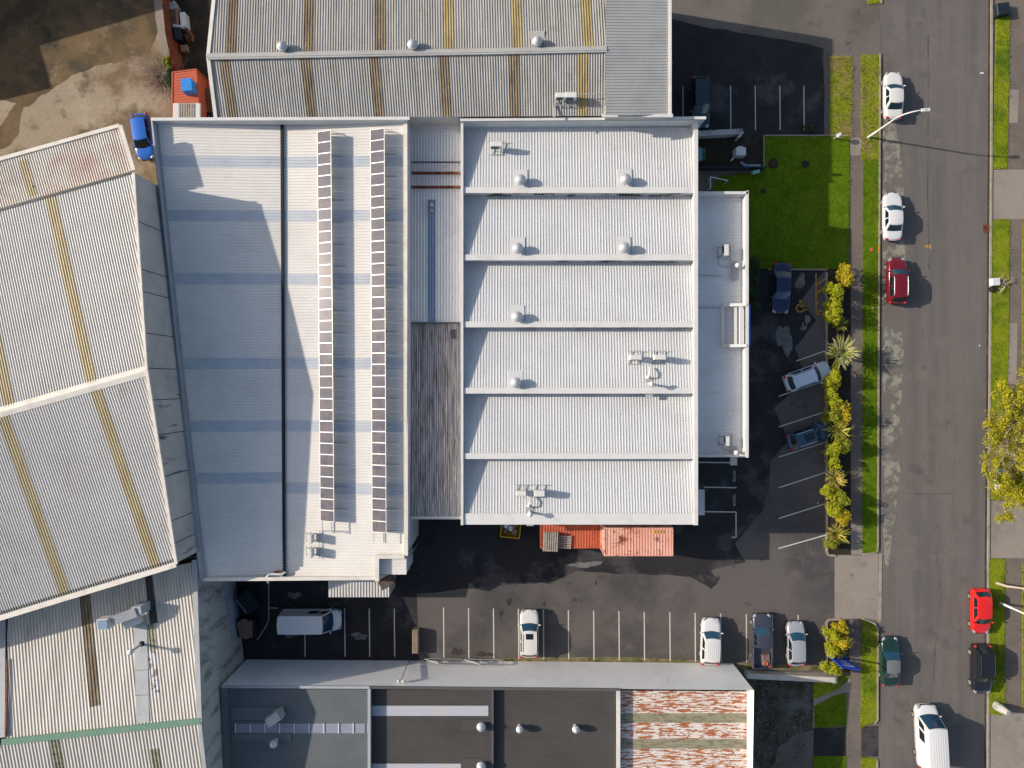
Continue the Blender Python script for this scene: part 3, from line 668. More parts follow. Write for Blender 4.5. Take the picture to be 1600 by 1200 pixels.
# ================================================================== LINK ROOF
t = thing('link_building', 'low link between the white warehouse and the sawtooth roof, half its roof blackened', 'building', W(680, 500))
mb = MB(); wallring(mb, [(643, 197, 5.7), (722, 197, 5.7), (722, 809, 5.5), (643, 809, 5.5)]); mb.build('wall', M['w_blue'], t)
roof(t, [(642, 206, 5.85), (723, 206, 5.85), (723, 504, 5.85), (642, 504, 5.85)], ((680, 300), (680, 400)), .26, .04, M['r_annex'], [((674.5, 312), (674.5, 503), .72, M['s_bluedeep'])])
roof(t, [(642, 505, 5.62), (723, 505, 5.62), (723, 809, 5.62), (642, 809, 5.62)], ((680, 600), (680, 700)), .2, .05, M['r_weather'], prof=CORR)
mb = MB(); mb.box(W(680, 199, 5.95), (4.6, .7, .3)); mb.build('flashing', M['trim'], t)
mb = MB(); mb.beam(W(642, 809, 5.66), W(722, 809, 5.66), .24, .14); mb.build('flashing', M['trim'], t)
mb = MB(); mb.beam(W(643, 504.5, 5.9), W(722, 504.5, 5.9), .12, .1); mb.build('gutter', M['dkgrey'], t)
for y, w, m in ((253.5, .1, 'dkgrey'), (270.5, .22, 'rustbeam'), (292.5, .22, 'rustbeam')):
    mb = MB(); mb.beam(W(643, y, 6.25), W(721, y, 6.25), w, .2); mb.build('tie_beam', M[m], t)
mb = MB()
for k in range(3): mb.box(W(709, 517 + k * 5, 5.78), (.5, .2, .12))
mb.build('louvre', M['dkgrey'], t)
mb = MB(); mb.lathe(W(674, 322, 5.9), [(.1, 0), (.1, .5), (.2, .52), (.05, .7), (0, .7)], 12); mb.lathe(W(674, 329, 5.9), [(.12, 0), (.12, .25), (0, .3)], 12); mb.build('vent_pipe', M['grey'], t)

# ================================================================== SAWTOOTH FACTORY
t = thing('factory', 'light grey factory with six sawtooth roof bays stepped one behind another', 'factory', W(900, 500))
vh, rh_, ph = 6.55, 7.5, 7.6
XL, XR = W(722, 500, ph).x, W(1087, 500, ph).x
def Y(py, h): return W(0, py, h).y
yr = [Y(300, rh_), Y(405, rh_), Y(509.5, rh_), Y(613, rh_), Y(715, rh_), Y(809, rh_)]
y0 = Y(190, ph)
starts = [y0 - .1] + [y - .1 for y in yr[:-1]]
def im(v): f = PXM / (1 - v.z / CH); return (800 + v.x * f, 600 - v.y * f, v.z)
walls = MB()
for a, b in (((XL, y0), (XL, yr[-1] - .3)), ((XL, yr[-1] - .3), (XR, yr[-1] - .3)), ((XR, yr[-1] - .3), (XR, y0)), ((XR, y0), (XL, y0))):
    walls.add([Vector((*a, 0)), Vector((*b, 0)), Vector((*b, ph - .05)), Vector((*a, ph - .05))], [(0, 1, 2, 3)])
walls.build('wall', M['w_white'], t)
for i in range(6):
    ya, yb = starts[i], yr[i]
    p3 = [Vector((XL, ya, vh)), Vector((XR, ya, vh)), Vector((XR, yb, rh_)), Vector((XL, yb, rh_))]
    mb = MB(); ribbed(mb, p3, Vector((0, -1, 0)), .25, .03); ro = mb.build('roof', M['r_light'], t)
    mb = MB(); mb.box(((XL + XR) / 2, yb + .14, rh_ + .05), (XR - XL - .3, .5, .1)); mb.build('ridge_cap', M['trim'], ro)
    if i < 5:
        mb = MB(); mb.add([Vector((XL, yb - .1, rh_)), Vector((XR, yb - .1, rh_)), Vector((XR, yb - .1, vh - .05)), Vector((XL, yb - .1, vh - .05))], [(0, 1, 2, 3)]); mb.build('upstand', M['mould'], ro)
mb = MB(); mb.beam(Vector((XL, y0 + .3, ph)), Vector((XL, yr[-1] - .6, ph)), .22, .22); mb.build('parapet_cap', M['trim'], t)
mb = MB(); mb.beam(Vector((XR, y0 + .3, ph)), Vector((XR, yr[-1] - .6, ph)), .34, .26); mb.add([Vector((XR - .1, y0, ph)), Vector((XR - .1, yr[-1], ph)), Vector((XR - .12, yr[-1], vh)), Vector((XR - .12, y0, vh))], [(0, 1, 2, 3)]); mb.build('parapet_cap', M['trim'], t)
mb = MB(); mb.beam(W(719, 187.5, 8.02), W(1103, 184.5, 8.02), .24, .14); mb.build('end_parapet_cap', M['trim'], t)
mb = MB(); a, b = W(719, 188, 8.), W(1101, 185.5, 8.)
mb.add([a, b, Vector((b.x, b.y, 0)), Vector((a.x, a.y, 0))], [(0, 1, 2, 3)]); mb.add([a + Vector((0, -.12, 0)), b + Vector((0, -.12, 0)), Vector((b.x, b.y - .12, 5)), Vector((a.x, a.y - .12, 5))], [(0, 1, 2, 3)]); mb.build('end_parapet', M['r_light'], t)
mb = MB(); mb.beam(Vector((XL - .1, yr[-1] - .3, rh_ + .02)), Vector((XR + .15, yr[-1] - .3, rh_ + .02)), .55, .14); mb.build('gutter', M['trim'], t)
roof(t, [(1080, 765, 3.0), (1101, 765, 2.9), (1101, 805, 2.9), (1080, 805, 3.0)], ((1085, 780), (1100, 780)), .3, .04, M['r_light'], name='door_canopy')
mb = MB(); mb.prism([W(1080, 766, 2.9), W(1100.5, 766, 2.9), W(1100.5, 804, 2.9), W(1080, 804, 2.9)], 2.7, 2.84); mb.build('canopy_frame', M['trim'], t)

# ================================================================== FRONT OFFICE ANNEX
t = thing('office_annex', 'flat roofed office annex with white parapet along the front of the sawtooth factory', 'building', W(1130, 500))
he, hp = 5.3, 6.25
xa, xb = XR + .12, W(1168.5, 500, hp).x; ya, yb = W(0, 300, hp).y, W(0, 712, 5.6).y
mb = MB()
for a, b in (((xa, ya), (xb, ya)), ((xb, ya), (xb, yb)), ((xb, yb), (xa, yb))):
    mb.add([Vector((*a, 0)), Vector((*b, 0)), Vector((*b, hp - .05 if a[0] != b[0] or a[0] == xb and b[0] == xb else hp)), Vector((*a, hp - .05))], [(0, 1, 2, 3)])
mb.build('wall', M['w_white'], t)
p3 = [Vector((xa, ya, he)), Vector((xb - .05, ya, he - .1)), Vector((xb - .05, yb, he - .1)), Vector((xa, yb, he))]
mb = MB(); ribbed(mb, p3, Vector((1, 0, 0)), .25, .04); mb.build('roof', M['r_annex'], t)
mb = MB(); mb.beam(Vector((xb - .06, ya + .1, hp)), Vector((xb - .06, yb - .1, hp)), .22, .14)
mb.add([Vector((xb - .17, ya, hp)), Vector((xb - .17, yb, hp)), Vector((xb - .17, yb, he - .2)), Vector((xb - .17, ya, he - .2))], [(0, 1, 2, 3)]); mb.build('parapet_cap', M['trim'], t)
mb = MB(); mb.beam(Vector((xa, ya - .08, hp)), Vector((xb, ya - .08, hp)), .24, .14)
mb.add([Vector((xa, ya - .19, hp)), Vector((xb, ya - .19, hp)), Vector((xb, ya - .19, he - .2)), Vector((xa, ya - .19, he - .2))], [(0, 1, 2, 3)]); mb.build('parapet_cap', M['trim'], t)
mb = MB(); mb.beam(Vector((xa, yb, he + .12)), Vector((xb, yb, he + .12)), .3, .2); mb.build('fascia', M['trim'], t)
for y in (431, 480):
    mb = MB(); mb.beam(W(1089, y, he + .05), W(1130, y, he + .05), .06, .05); mb.build('roof_flashing', M['grey'], t)
# raised sign frame on the front parapet
s = thing('roof_sign', 'white raised sign frame with a bright blue face on the office annex parapet', 'sign', W(1150, 508, 5.3))
M['signblue'] = mat('sign_blue', (.01, .045, .42), .4)
zs = 6.25
x1, x2 = W(1133, 508, zs).x, xb - .1
ys1, ys2 = W(0, 476, zs).y, W(0, 540, zs).y
mb = MB()
mb.beam(Vector((x1, ys1, zs - .8)), Vector((x1, ys2, zs - .8)), .3, .3)
mb.beam(Vector((x1, ys1, zs - .6)), Vector((x2, ys1, zs - .1)), .26, .5); mb.beam(Vector((x1, ys2, zs - .6)), Vector((x2, ys2, zs - .1)), .26, .5)
mb.build('frame', M['trim'], s)
mb = MB(); mb.box((xb - .55, (ys1 + ys2) / 2, zs - .15), (.3, abs(ys2 - ys1) - .3, .25)); mb.box((xb - .95, (ys1 + ys2) / 2, zs - .5), (.24, abs(ys2 - ys1) - .3, .2)); mb.build('rail', M['trim'], s)
mb = MB(); mb.box((xb + .13, (ys1 + ys2) / 2, zs - .9), (.12, abs(ys2 - ys1) - .15, 1.9)); mb.build('panel', M['signblue'], s)
mb = MB(); mb.box((x1 - .02, (ys1 + ys2) / 2, zs - .62), (.26, 1.9, .08)); mb.build('light_strip', M['white'], s)
for yy in (ys1 - .4, ys2 + .4):
    mb = MB(); mb.beam(Vector((x1, yy, he)), Vector((x1, yy, zs - .9)), .12, .12); mb.build('post', M['grey'], s)

# ================================================================== ROW OF UNITS ALONG THE BOTTOM
t = thing('unit_block', 'row of joined units behind a long white wall, blue grey, charcoal and rusty roofs', 'building', W(760, 1120))
hf = 6.0
mb = MB(); wallring(mb, [(345, 1072, hf), (800, 1075, hf), (1178, 1078.5, hf), (1174, 1330, 5.2), (350, 1330, hf)]); mb.build('wall', M['w_white'], t)
mb = MB(); mb.beam(W(346, 1073, hf + .03), W(577, 1074, hf + .03), .22, .1); mb.build('coping', M['grey'], t)
mb = MB(); mb.beam(W(577, 1074, hf + .03), W(968, 1077.5, hf + .03), .22, .1); mb.build('coping', M['dkgrey'], t)
secs = [(351, 577, 5.85, 'r_slate'), (578, 769, 5.4, 'r_dark'), (770, 967, 5.1, 'r_dark'), (968, 1171, 4.75, 'r_rust')]
for i, (a, b, h, m) in enumerate(secs):
    LI = []
    if i == 0: LI = [((370, 1138), (570, 1138), .85, M['s_lav']), ((370, 1215), (570, 1215), .85, M['s_lav'])]
    if i == 1: LI = [((581, 1110.5), (763, 1110.5), .9, M['s_pale']), ((581, 1201), (763, 1201), .9, M['s_pale'])]
    if i == 3: LI = [((970, 1121.5), (1170, 1121.5), .85, M['s_olive']), ((970, 1162), (1170, 1162), .85, M['s_olive'])]
    roof(t, [(a, 1076 + i, h), (b, 1077 + i, h), (b, 1330, h), (a, 1330, h)], ((a + 20, 1120), (b - 20, 1120)), .2, .04, M[m], LI, CORR if i == 3 else TRAP)
def bd(a, b, w, h, m, nm='barge_cap'):
    mb = MB(); mb.beam(W(*a), W(*b), w, h); mb.build(nm, M[m], t)
bd((577.5, 1075, 5.86), (577.5, 1330, 5.86), .24, .5, 'grey'); bd((769.5, 1076, 5.4), (769.5, 1330, 5.4), .2, .42, 'dkgrey')
bd((966, 1078, 5.2), (966, 1330, 5.2), .3, .45, 'trim'); bd((1171, 1080, 4.95), (1170, 1330, 4.95), .34, .3, 'trim'); bd((351.5, 1074, 5.9), (357, 1330, 5.9), .5, .3, 'r_slate')
for x0_, x1_, y_, w_ in ((362, 442, 1115, 1.1), (364, 455, 1152, .62)):
    mb = MB(); mb.box((W((x0_ + x1_) / 2, y_, 5.92)), (abs(x1_ - x0_) * .0571, w_, .06)); mb.build('flat_flashing', M['r_slate'], t)
for x0_, x1_, y_ in ((720, 768, 1132), (720, 768, 1193)):
    mb = MB(); mb.box((W((x0_ + x1_) / 2, y_, 5.46)), (abs(x1_ - x0_) * .0575, .95, .05)); mb.build('flat_flashing', M['r_dark'], t)
for x in range(368, 576, 23):
    mb = MB(); mb.box(W(x, 1138, 5.92), (.09, .9, .04)); mb.build('skylight_joint', M['trim'], t)

# ================================================================== BUILDING OUT OF VIEW WHOSE SHADOW CROSSES THE YARD
t = thing('warehouse', 'grey neighbour warehouse past the edge of the stained yard, only its shadow seen', 'warehouse', W(-200, -200))
sh = lambda x, y, h=8.0: (x - 800 - 1.935 * h * PXM, y - 600 - .317 * h * PXM)
gp = [sh(345, -12), sh(62, 72), sh(82, 138), sh(-400, 255), sh(-700, -420), sh(200, -620)]
P = [Vector((x / PXM, -y / PXM, 8.0)) for x, y in gp]
mb = MB(); mb.prism(P, 0, 7.95); mb.build('wall', M['w_conc'], t)
mb = MB(); mb.prism(P, 7.951, 8.0); mb.build('roof', M['r_grey'], t)
# ================================================================== SOLAR ROWS
M['pv'] = mat('solar_cell_glass', (.1, .095, .115), .16, var=[((.14, .12, .125), .45, .45, .65, 4), ((.075, .07, .1), 1.3, .5, .7, 3)], spec=.35)
M['pvframe'] = mat('panel_frame_aluminium', (.72, .71, .68), .4, .2)
def solar(label, xt, yt, xb, yb, n, wpx, h0):
    t = thing('solar_array', label, 'solar panels', W((xt + xb) / 2, (yt + yb) / 2, h0), 'tilted solar rows on the white warehouse')
    lo, hi = h0 + .5, h0 + .97
    aT, aB = W(xt, yt, lo), W(xb, yb, lo)
    bT, bB = W(xt + wpx, yt, hi), W(xb + wpx, yb, hi)
    # keep the high edge straight above a line parallel to the low edge
    bT.y = aT.y; bB.y = aB.y
    for i in range(n):
        k0, k1 = i / n, (i + 1) / n
        q = [aT.lerp(aB, k0), bT.lerp(bB, k0), bT.lerp(bB, k1), aT.lerp(aB, k1)]
        u = (q[1] - q[0]).normalized(); v = (q[3] - q[0]).normalized(); nn = v.cross(u).normalized()
        if nn.z < 0: nn = -nn
        mb = MB()
        f = .03; g = .008
        o = [q[0] + v * g, q[1] + v * g, q[2] - v * g, q[3] - v * g]
        inn = [o[0] + u * f + v * f, o[1] - u * f + v * f, o[2] - u * f - v * f, o[3] + u * f - v * f]
        o2 = [p - nn * .04 for p in o]
        jit = nn * random.uniform(-.004, .004)
        mb.add(inn, [(0, 1, 2, 3)], 0)
        mb.add([p + nn * .004 for p in o] + [p + nn * .004 for p in inn], [(k, (k + 1) % 4, (k + 1) % 4 + 4, k + 4) for k in range(4)], 1)
        mb.add([p + nn * .004 for p in o] + o2, [(k, (k + 1) % 4, (k + 1) % 4 + 4, k + 4) for k in range(4)] + [(4, 5, 6, 7)], 1)
        mb.build('panel', [M['pv'], M['pvframe']], t)
    mb = MB()
    for k in (.12, .8):
        p, q = aT.lerp(bT, k), aB.lerp(bB, k)
        d = (q - p).normalized()
        mb.beam(p - Vector((0, 0, .09)), q - Vector((0, 0, .09)) + d * .9, .05, .06)
    for i in range(0, n + 2, 2):
        k = i / n
        p = aT.lerp(aB, k); q = bT.lerp(bB, k)
        base = Vector((q.x + .25, q.y, h0 + .03))
        mb.beam(Vector((p.x - .1, p.y, h0 + .05)), Vector((q.x + .9, q.y, h0 + .06)), .045, .045)
        mb.beam(q - Vector((.15, 0, .14)), Vector((q.x - .15, q.y, h0)), .04, .04)
        mb.beam(q - Vector((.2, 0, .18)), Vector((q.x + .7, q.y, h0 + .05)), .035, .035)
    mb.build('support_frame', M['steel'], t)
solar('solar row nearest the black box gutter, slightly shorter of the two tilted rows', 495.5, 206, 500.5, 814, 35, 21.5, 7.42)
solar('solar row nearest the low link roof, slightly longer of the two tilted rows', 578.5, 203, 581.5, 831, 36, 22, 7.66)

# ================================================================== ROOF VENTS AND PLANT
M['cowl'] = mat('spun_aluminium', (.5, .51, .52), .38, .35)
def vent(label, group, px, py, h, r=.42, hh=.55, plate=True, mplate='r_light', tl=0.):
    if 'sawtooth' in group: tl = -.168
    p = W(px, py, h); t = thing('roof_vent', label, 'roof vent', p, group)
    if plate:
        mb = MB(); mb.box(p + Vector((0, .25, .03 if tl else .06)), (1.25, 1.7, .04), 0, 0, 0, ('X', tl) if tl else None); mb.build('flashing_plate', M[mplate], t)
    mb = MB(); mb.lathe(p, [(r * .72, 0), (r * .72, hh)], 18); mb.build('neck', M['trim'], t)
    mb = MB()
    mb.lathe(p, [(r * .74, hh - .04), (r * 1.12, hh - .04), (r * 1.14, hh + .1), (r * 1.0, hh + .2), (r * .86, hh + .2), (r * .84, hh + .3), (r * .55, hh + .4), (r * .28, hh + .44), (0, hh + .45)], 24)
    mb.build('cowl', M['cowl'], t)
g = 'round vents on the sawtooth roof'
vent('round white vent nearer the air conditioner, on the topmost sawtooth bay', g, 813, 284, 7.35)
vent('round white vent at the office side of the topmost sawtooth bay', g, 976, 283, 7.35)
vent('round white vent at the link side of the second sawtooth bay', g, 809, 390, 7.35)
vent('round white vent at the office side of the second sawtooth bay', g, 974, 389, 7.35)
vent('lone round white vent on the third sawtooth bay from the top', g, 808, 496, 7.35)
vent('lone round white vent on the fourth sawtooth bay, level with twin air conditioners', g, 806, 598, 7.3)
g = 'round vents along the grey ridge'
vent('round vent on the grey ridge closest to the dark alley', g, 444, 77, 9.6, .38, .5, False)
vent('round vent on the grey ridge, middle of the three', g, 646, 74.5, 9.6, .38, .5, False)
vent('round vent on the grey ridge closest to the forecourt', g, 839, 69.5, 9.55, .38, .5, True, 'r_grey2')
g = 'round vents on the unit roofs'
vent('round white vent beside the pale skylight on the charcoal roof', g, 752, 1133, 5.5, .36, .3, False)
vent('round white vent lowest on the first charcoal roof', g, 752, 1194, 5.5, .36, .3, False)
vent('small white vent, first of a pair on the plain charcoal roof', g, 812, 1135, 5.15, .3, .5, False)
vent('small white vent next to the rusty roof on the plain charcoal roof', g, 899, 1135, 5.15, .3, .5, False)
vent('round vent with square base on the shaded blue grey roof', g, 431, 1157, 5.95, .32, .55, False)

def aircon(label, group, px, py, h, rz, w=1.0, d=.45, hh=.8, lift=.45, fan='white'):
    p = W(px, py, h); t = thing('air_conditioner', label, 'air conditioner', p, group); t.rotation_euler = (0, 0, rz)
    mb = MB(); mb.box((0, 0, lift + hh / 2), (w, d, hh), 0, 0, .03); mb.build('casing', M[fan], t, True)
    mb = MB(); mb.box((-.1 * w, -d / 2 - .012, lift + hh * .5), (w * .66, .02, hh * .78)); mb.build('fan_grille', M['grille'], t, True)
    mb = MB()
    for sx in (-1, 1):
        mb.beam((sx * w * .42, -.55, .06), (sx * w * .42, .6, .06), .06, .06)
        for sy in (-1, 1): mb.beam((sx * w * .42, sy * d * .42, .06), (sx * w * .42, sy * d * .42, lift), .05, .05, 0, Vector((1, 0, 0)))
    mb.beam((-w * .75, .6, .08), (w * .85, .6, .08), .05, .05); mb.beam((-w * .6, -.55, .08), (w * .6, -.55, .08), .05, .05)
    mb.build('mounting_frame', M['grey'], t, True)
    return t
g = 'air conditioners on the sawtooth roof'
aircon('lone cream air conditioner in the corner of the topmost sawtooth bay', g, 776, 232, 7.0, 0, 1.0, .42, .75)
aircon('cream air conditioner nearer the link side, of the pair on the fourth sawtooth bay', g, 990, 559, 7.1, 0, 1.0, .42, .75)
aircon('cream air conditioner nearer the office side, of the pair on the fourth sawtooth bay', g, 1027, 559, 7.1, 0, 1.0, .42, .8)
aircon('cream air conditioner nearer the link side, of the pair on the lowest sawtooth bay', g, 814, 768, 7.1, 0, .85, .42, .7)
aircon('cream air conditioner nearer the office side, of the pair on the lowest sawtooth bay', g, 842, 768, 7.1, 0, .9, .5, .8)
g = 'air conditioners on the white warehouse'
aircon('small green fronted air conditioner, first of two below the solar rows', g, 489, 839, 7.4, R(-90), .75, .32, .85, .12)
aircon('small green fronted air conditioner, second of two, closest to the yard', g, 489, 861, 7.4, R(-90), .75, .32, .85, .12)
g = 'air conditioners on the grey roof'
aircon('cream air conditioner on the grey roof with a conduit running up to it', g, 875, 155, 8.75, 0, .8, .4, .6, .3)
aircon('cream air conditioner on the grey roof standing against the amber skylight', g, 891, 155, 8.75, 0, .95, .45, .65, .3)
g = 'air conditioners on the office annex'
aircon('white air conditioner on the annex roof between parapet corner and blue sign', g, 1130, 394, 5.3, R(-90), 1.0, .4, .7, .35)
aircon('white air conditioner at the car park end of the annex roof', g, 1132, 688, 5.3, R(-90), .85, .36, .6, .35)
# pipework next to the plant
def goose(label, px, py, h, k=1.0):
    p = W(px, py, h); t = thing('flue_pipe', label, 'flue', p, 'flues on the roofs')
    mb = MB(); mb.tube([p, p + Vector((0, 0, .95 * k))], .1, 10); mb.build('pipe', M['trim'], t)
    mb = MB(); mb.lathe(p + Vector((0, 0, .9 * k)), [(.11, 0), (.22, .02), (.23, .18), (.1, .3), (0, .32)], 14); mb.build('cowl', M['white'], t)
    mb = MB(); mb.lathe(p, [(.24, .02), (.2, .1), (.1, .16)], 12); mb.build('boot', M['grey'], t)
    mb = MB(); mb.box(p + Vector((0, -.35, .06)), (.62, 1.7, .04)); mb.build('flashing_plate', M['grey'], t)
    return t
goose('slim white flue under the twin air conditioners of the fourth sawtooth bay', 1014, 600, 7.3, 1.25)
goose('slim white flue under the twin air conditioners of the lowest sawtooth bay', 828, 800, 7.35, 1.1)
goose('white mushroom flue by the parapet beside the annex air conditioner', 1148, 417, 5.35, .8)
goose('white mushroom flue in the end corner of the annex roof', 1146, 706, 5.35, .8)
def elbow(label, px, py, h):
    p = W(px, py, h); t = MB()
    t.tube([p, p + Vector((0, 0, .4)), p + Vector((.04, .16, .55)), p + Vector((.1, .5, .5)), p + Vector((.15, .9, .2))], .07, 8)
    t.lathe(p, [(.2, .02), (.15, .1), (.07, .14)], 12)
    o = t.build('pipe_elbow', M['trimc'], None, loc=p); tag(o, label, 'pipe', 'pipe elbows on the sawtooth roof')
elbow('bent cream pipe between twin air conditioners and flue, fourth sawtooth bay', 1012, 590, 7.25)
elbow('bent cream pipe between twin air conditioners and flue, lowest sawtooth bay', 826, 791, 7.3)
def conduit(label, pts, h, r=.035, dz=.05):
    mb = MB(); mb.tube([W(x, y, h) + Vector((0, 0, dz)) for x, y in pts], r, 6)
    o = mb.build('conduit', M['grey'], None, loc=W(*pts[0], h)); tag(o, label, 'pipe', 'thin pipes on the roofs')
conduit('thin grey pipe looping from the annex air conditioner near the blue sign', [(1127, 398), (1122, 404), (1122, 413), (1128, 417), (1140, 416)], 5.3)
conduit('thin grey pipe by the annex air conditioner at the car park end', [(1130, 693), (1127, 699), (1130, 703), (1136, 703)], 5.3)
conduit('white pipe running across the amber skylight to the end roof', [(896, 148), (946, 148)], 9.15, .04, .12)
conduit('thin pale pipe dropping from the grey roof unit to the white parapet', [(868, 160), (866, 170), (866, 185)], 8.55, .06, .1)
conduit('thin pipe along the warm roof below the two green fronted units', [(489, 866), (500, 868), (514, 871)], 7.45)
# cowl on the shaded unit roof
p = W(438, 1112, 5.9); t = thing('roof_cowl', 'large pale grey angled air cowl on the shaded blue grey roof', 'roof cowl', p)
mb = MB(); mb.box(p + Vector((0, 0, .45)), (.75, .75, .9), R(20)); mb.build('riser', M['grey'], t)
mb = MB(); mb.beam(p + Vector((.15, .1, .75)), p + Vector((-.75, -.45, 1.05)), .78, .8); mb.build('hood', M['r_grey2'], t)
mb = MB(); mb.beam(p + Vector((-.75, -.46, 1.05)), p + Vector((-.79, -.48, 1.06)), .66, .66); mb.build('opening', M['trim'], t)
# wall flood light pole
p = Vector((W(640, 1029).x, W(640, 1029).y, 0)); top = W(621.5, 1061, 5.5)
t = thing('floodlight', 'thin pole with two round white floodlight heads before the long white wall', 'floodlight', p)
tp = Vector((W(640, 1027).x, W(640, 1027).y, 5.2))
mb = MB(); mb.tube([p, tp], .05, 8); mb.build('pole', M['steel'], t)
for s in (-1, 1):
    mb = MB(); mb.ball(tp + Vector((s * .22, -.1, .06)), (.15, .15, .13)); mb.build('lamp_head', M['white'], t)
mb = MB(); mb.beam(tp + Vector((-.25, 0, 0)), tp + Vector((.25, 0, 0)), .05, .05); mb.build('arm', M['steel'], t)

# ================================================================== VEHICLES
M['glass'] = mat('car_glass', (.006, .045, .085), .05, spec=.9)  # blue base colour stands in for reflected sky
M['glassd'] = mat('dark_car_glass', (.006, .012, .016), .06, spec=.7)
M['tyre'] = mat('tyre_rubber', (.018, .018, .018), .8)
M['rim'] = mat('alloy_rim', (.3, .295, .28), .4, .5)
M['lamp'] = mat('headlamp_lens', (.34, .35, .36), .1, .2, spec=.6)
M['tail'] = mat('tail_lamp_red', (.42, .02, .015), .2)
M['plastic'] = mat('black_plastic', (.02, .02, .021), .55)
def paint(n, c, metal=.0, rough=.3, coat=.6): return mat(n, c, rough, metal, coat=coat, spec=.5)
def interp(keys, u):
    for i in range(len(keys) - 1):
        if keys[i][0] <= u <= keys[i + 1][0]:
            k = (u - keys[i][0]) / max(1e-6, keys[i + 1][0] - keys[i][0]); k = k * k * (3 - 2 * k) * .5 + k * .5
            return keys[i][1] * (1 - k) + keys[i + 1][1] * k
    return keys[-1][1] if u > keys[-1][0] else keys[0][1]
# shape presets: wf width factor, zt body top (m); gh: belt front, roof front, roof rear, belt rear (u), roof height
SH = {
 'sedan': dict(wf=[(0, .70), (.03, .84), (.09, .94), (.2, .99), (.4, 1), (.75, .995), (.9, .95), (.97, .86), (1, .76)],
    zt=[(0, .62), (.02, .72), (.1, .84), (.27, .95), (.5, .95), (.75, .98), (.9, 1.02), (.97, .98), (1, .82)], gh=(.27, .41, .69, .84), hr=1.43, rin=.20, bow=.22),
 'hatch': dict(wf=[(0, .72), (.03, .86), (.09, .95), (.2, .99), (.4, 1), (.8, .99), (.93, .95), (.98, .88), (1, .8)],
    zt=[(0, .64), (.02, .75), (.1, .87), (.24, .98), (.5, .98), (.8, 1.0), (.95, 1.0), (.985, .9), (1, .78)], gh=(.22, .38, .85, .955), hr=1.5, rin=.19, bow=.2),
 'suv': dict(wf=[(0, .74), (.025, .86), (.08, .95), (.2, .99), (.4, 1), (.85, .99), (.95, .95), (.985, .9), (1, .84)],
    zt=[(0, .72), (.02, .86), (.09, 1.0), (.26, 1.1), (.5, 1.1), (.8, 1.12), (.95, 1.12), (.985, 1.0), (1, .85)], gh=(.25, .385, .87, .965), hr=1.7, rin=.17, bow=.2),
 'ute': dict(wf=[(0, .78), (.025, .9), (.08, .97), (.2, 1), (.4, 1), (.85, 1), (.97, .99), (1, .97)],
    zt=[(0, .75), (.02, .92), (.09, 1.05), (.24, 1.14), (.55, 1.14), (.595, 1.12), (.605, .72), (.97, .72), (.975, .72), (1, .7)], gh=(.23, .34, .575, .6), hr=1.78, rin=.19, bow=.16),
 'van': dict(wf=[(0, .74), (.02, .86), (.06, .95), (.14, 1), (.4, 1), (.85, 1), (.97, .985), (.99, .96), (1, .93)],
    zt=[(0, .85), (.015, 1.0), (.06, 1.14), (.13, 1.25), (.5, 1.25), (.95, 1.25), (1, 1.2)], gh=(.12, .25, .972, .988), hr=2.45, rin=.13, bow=.17),
}
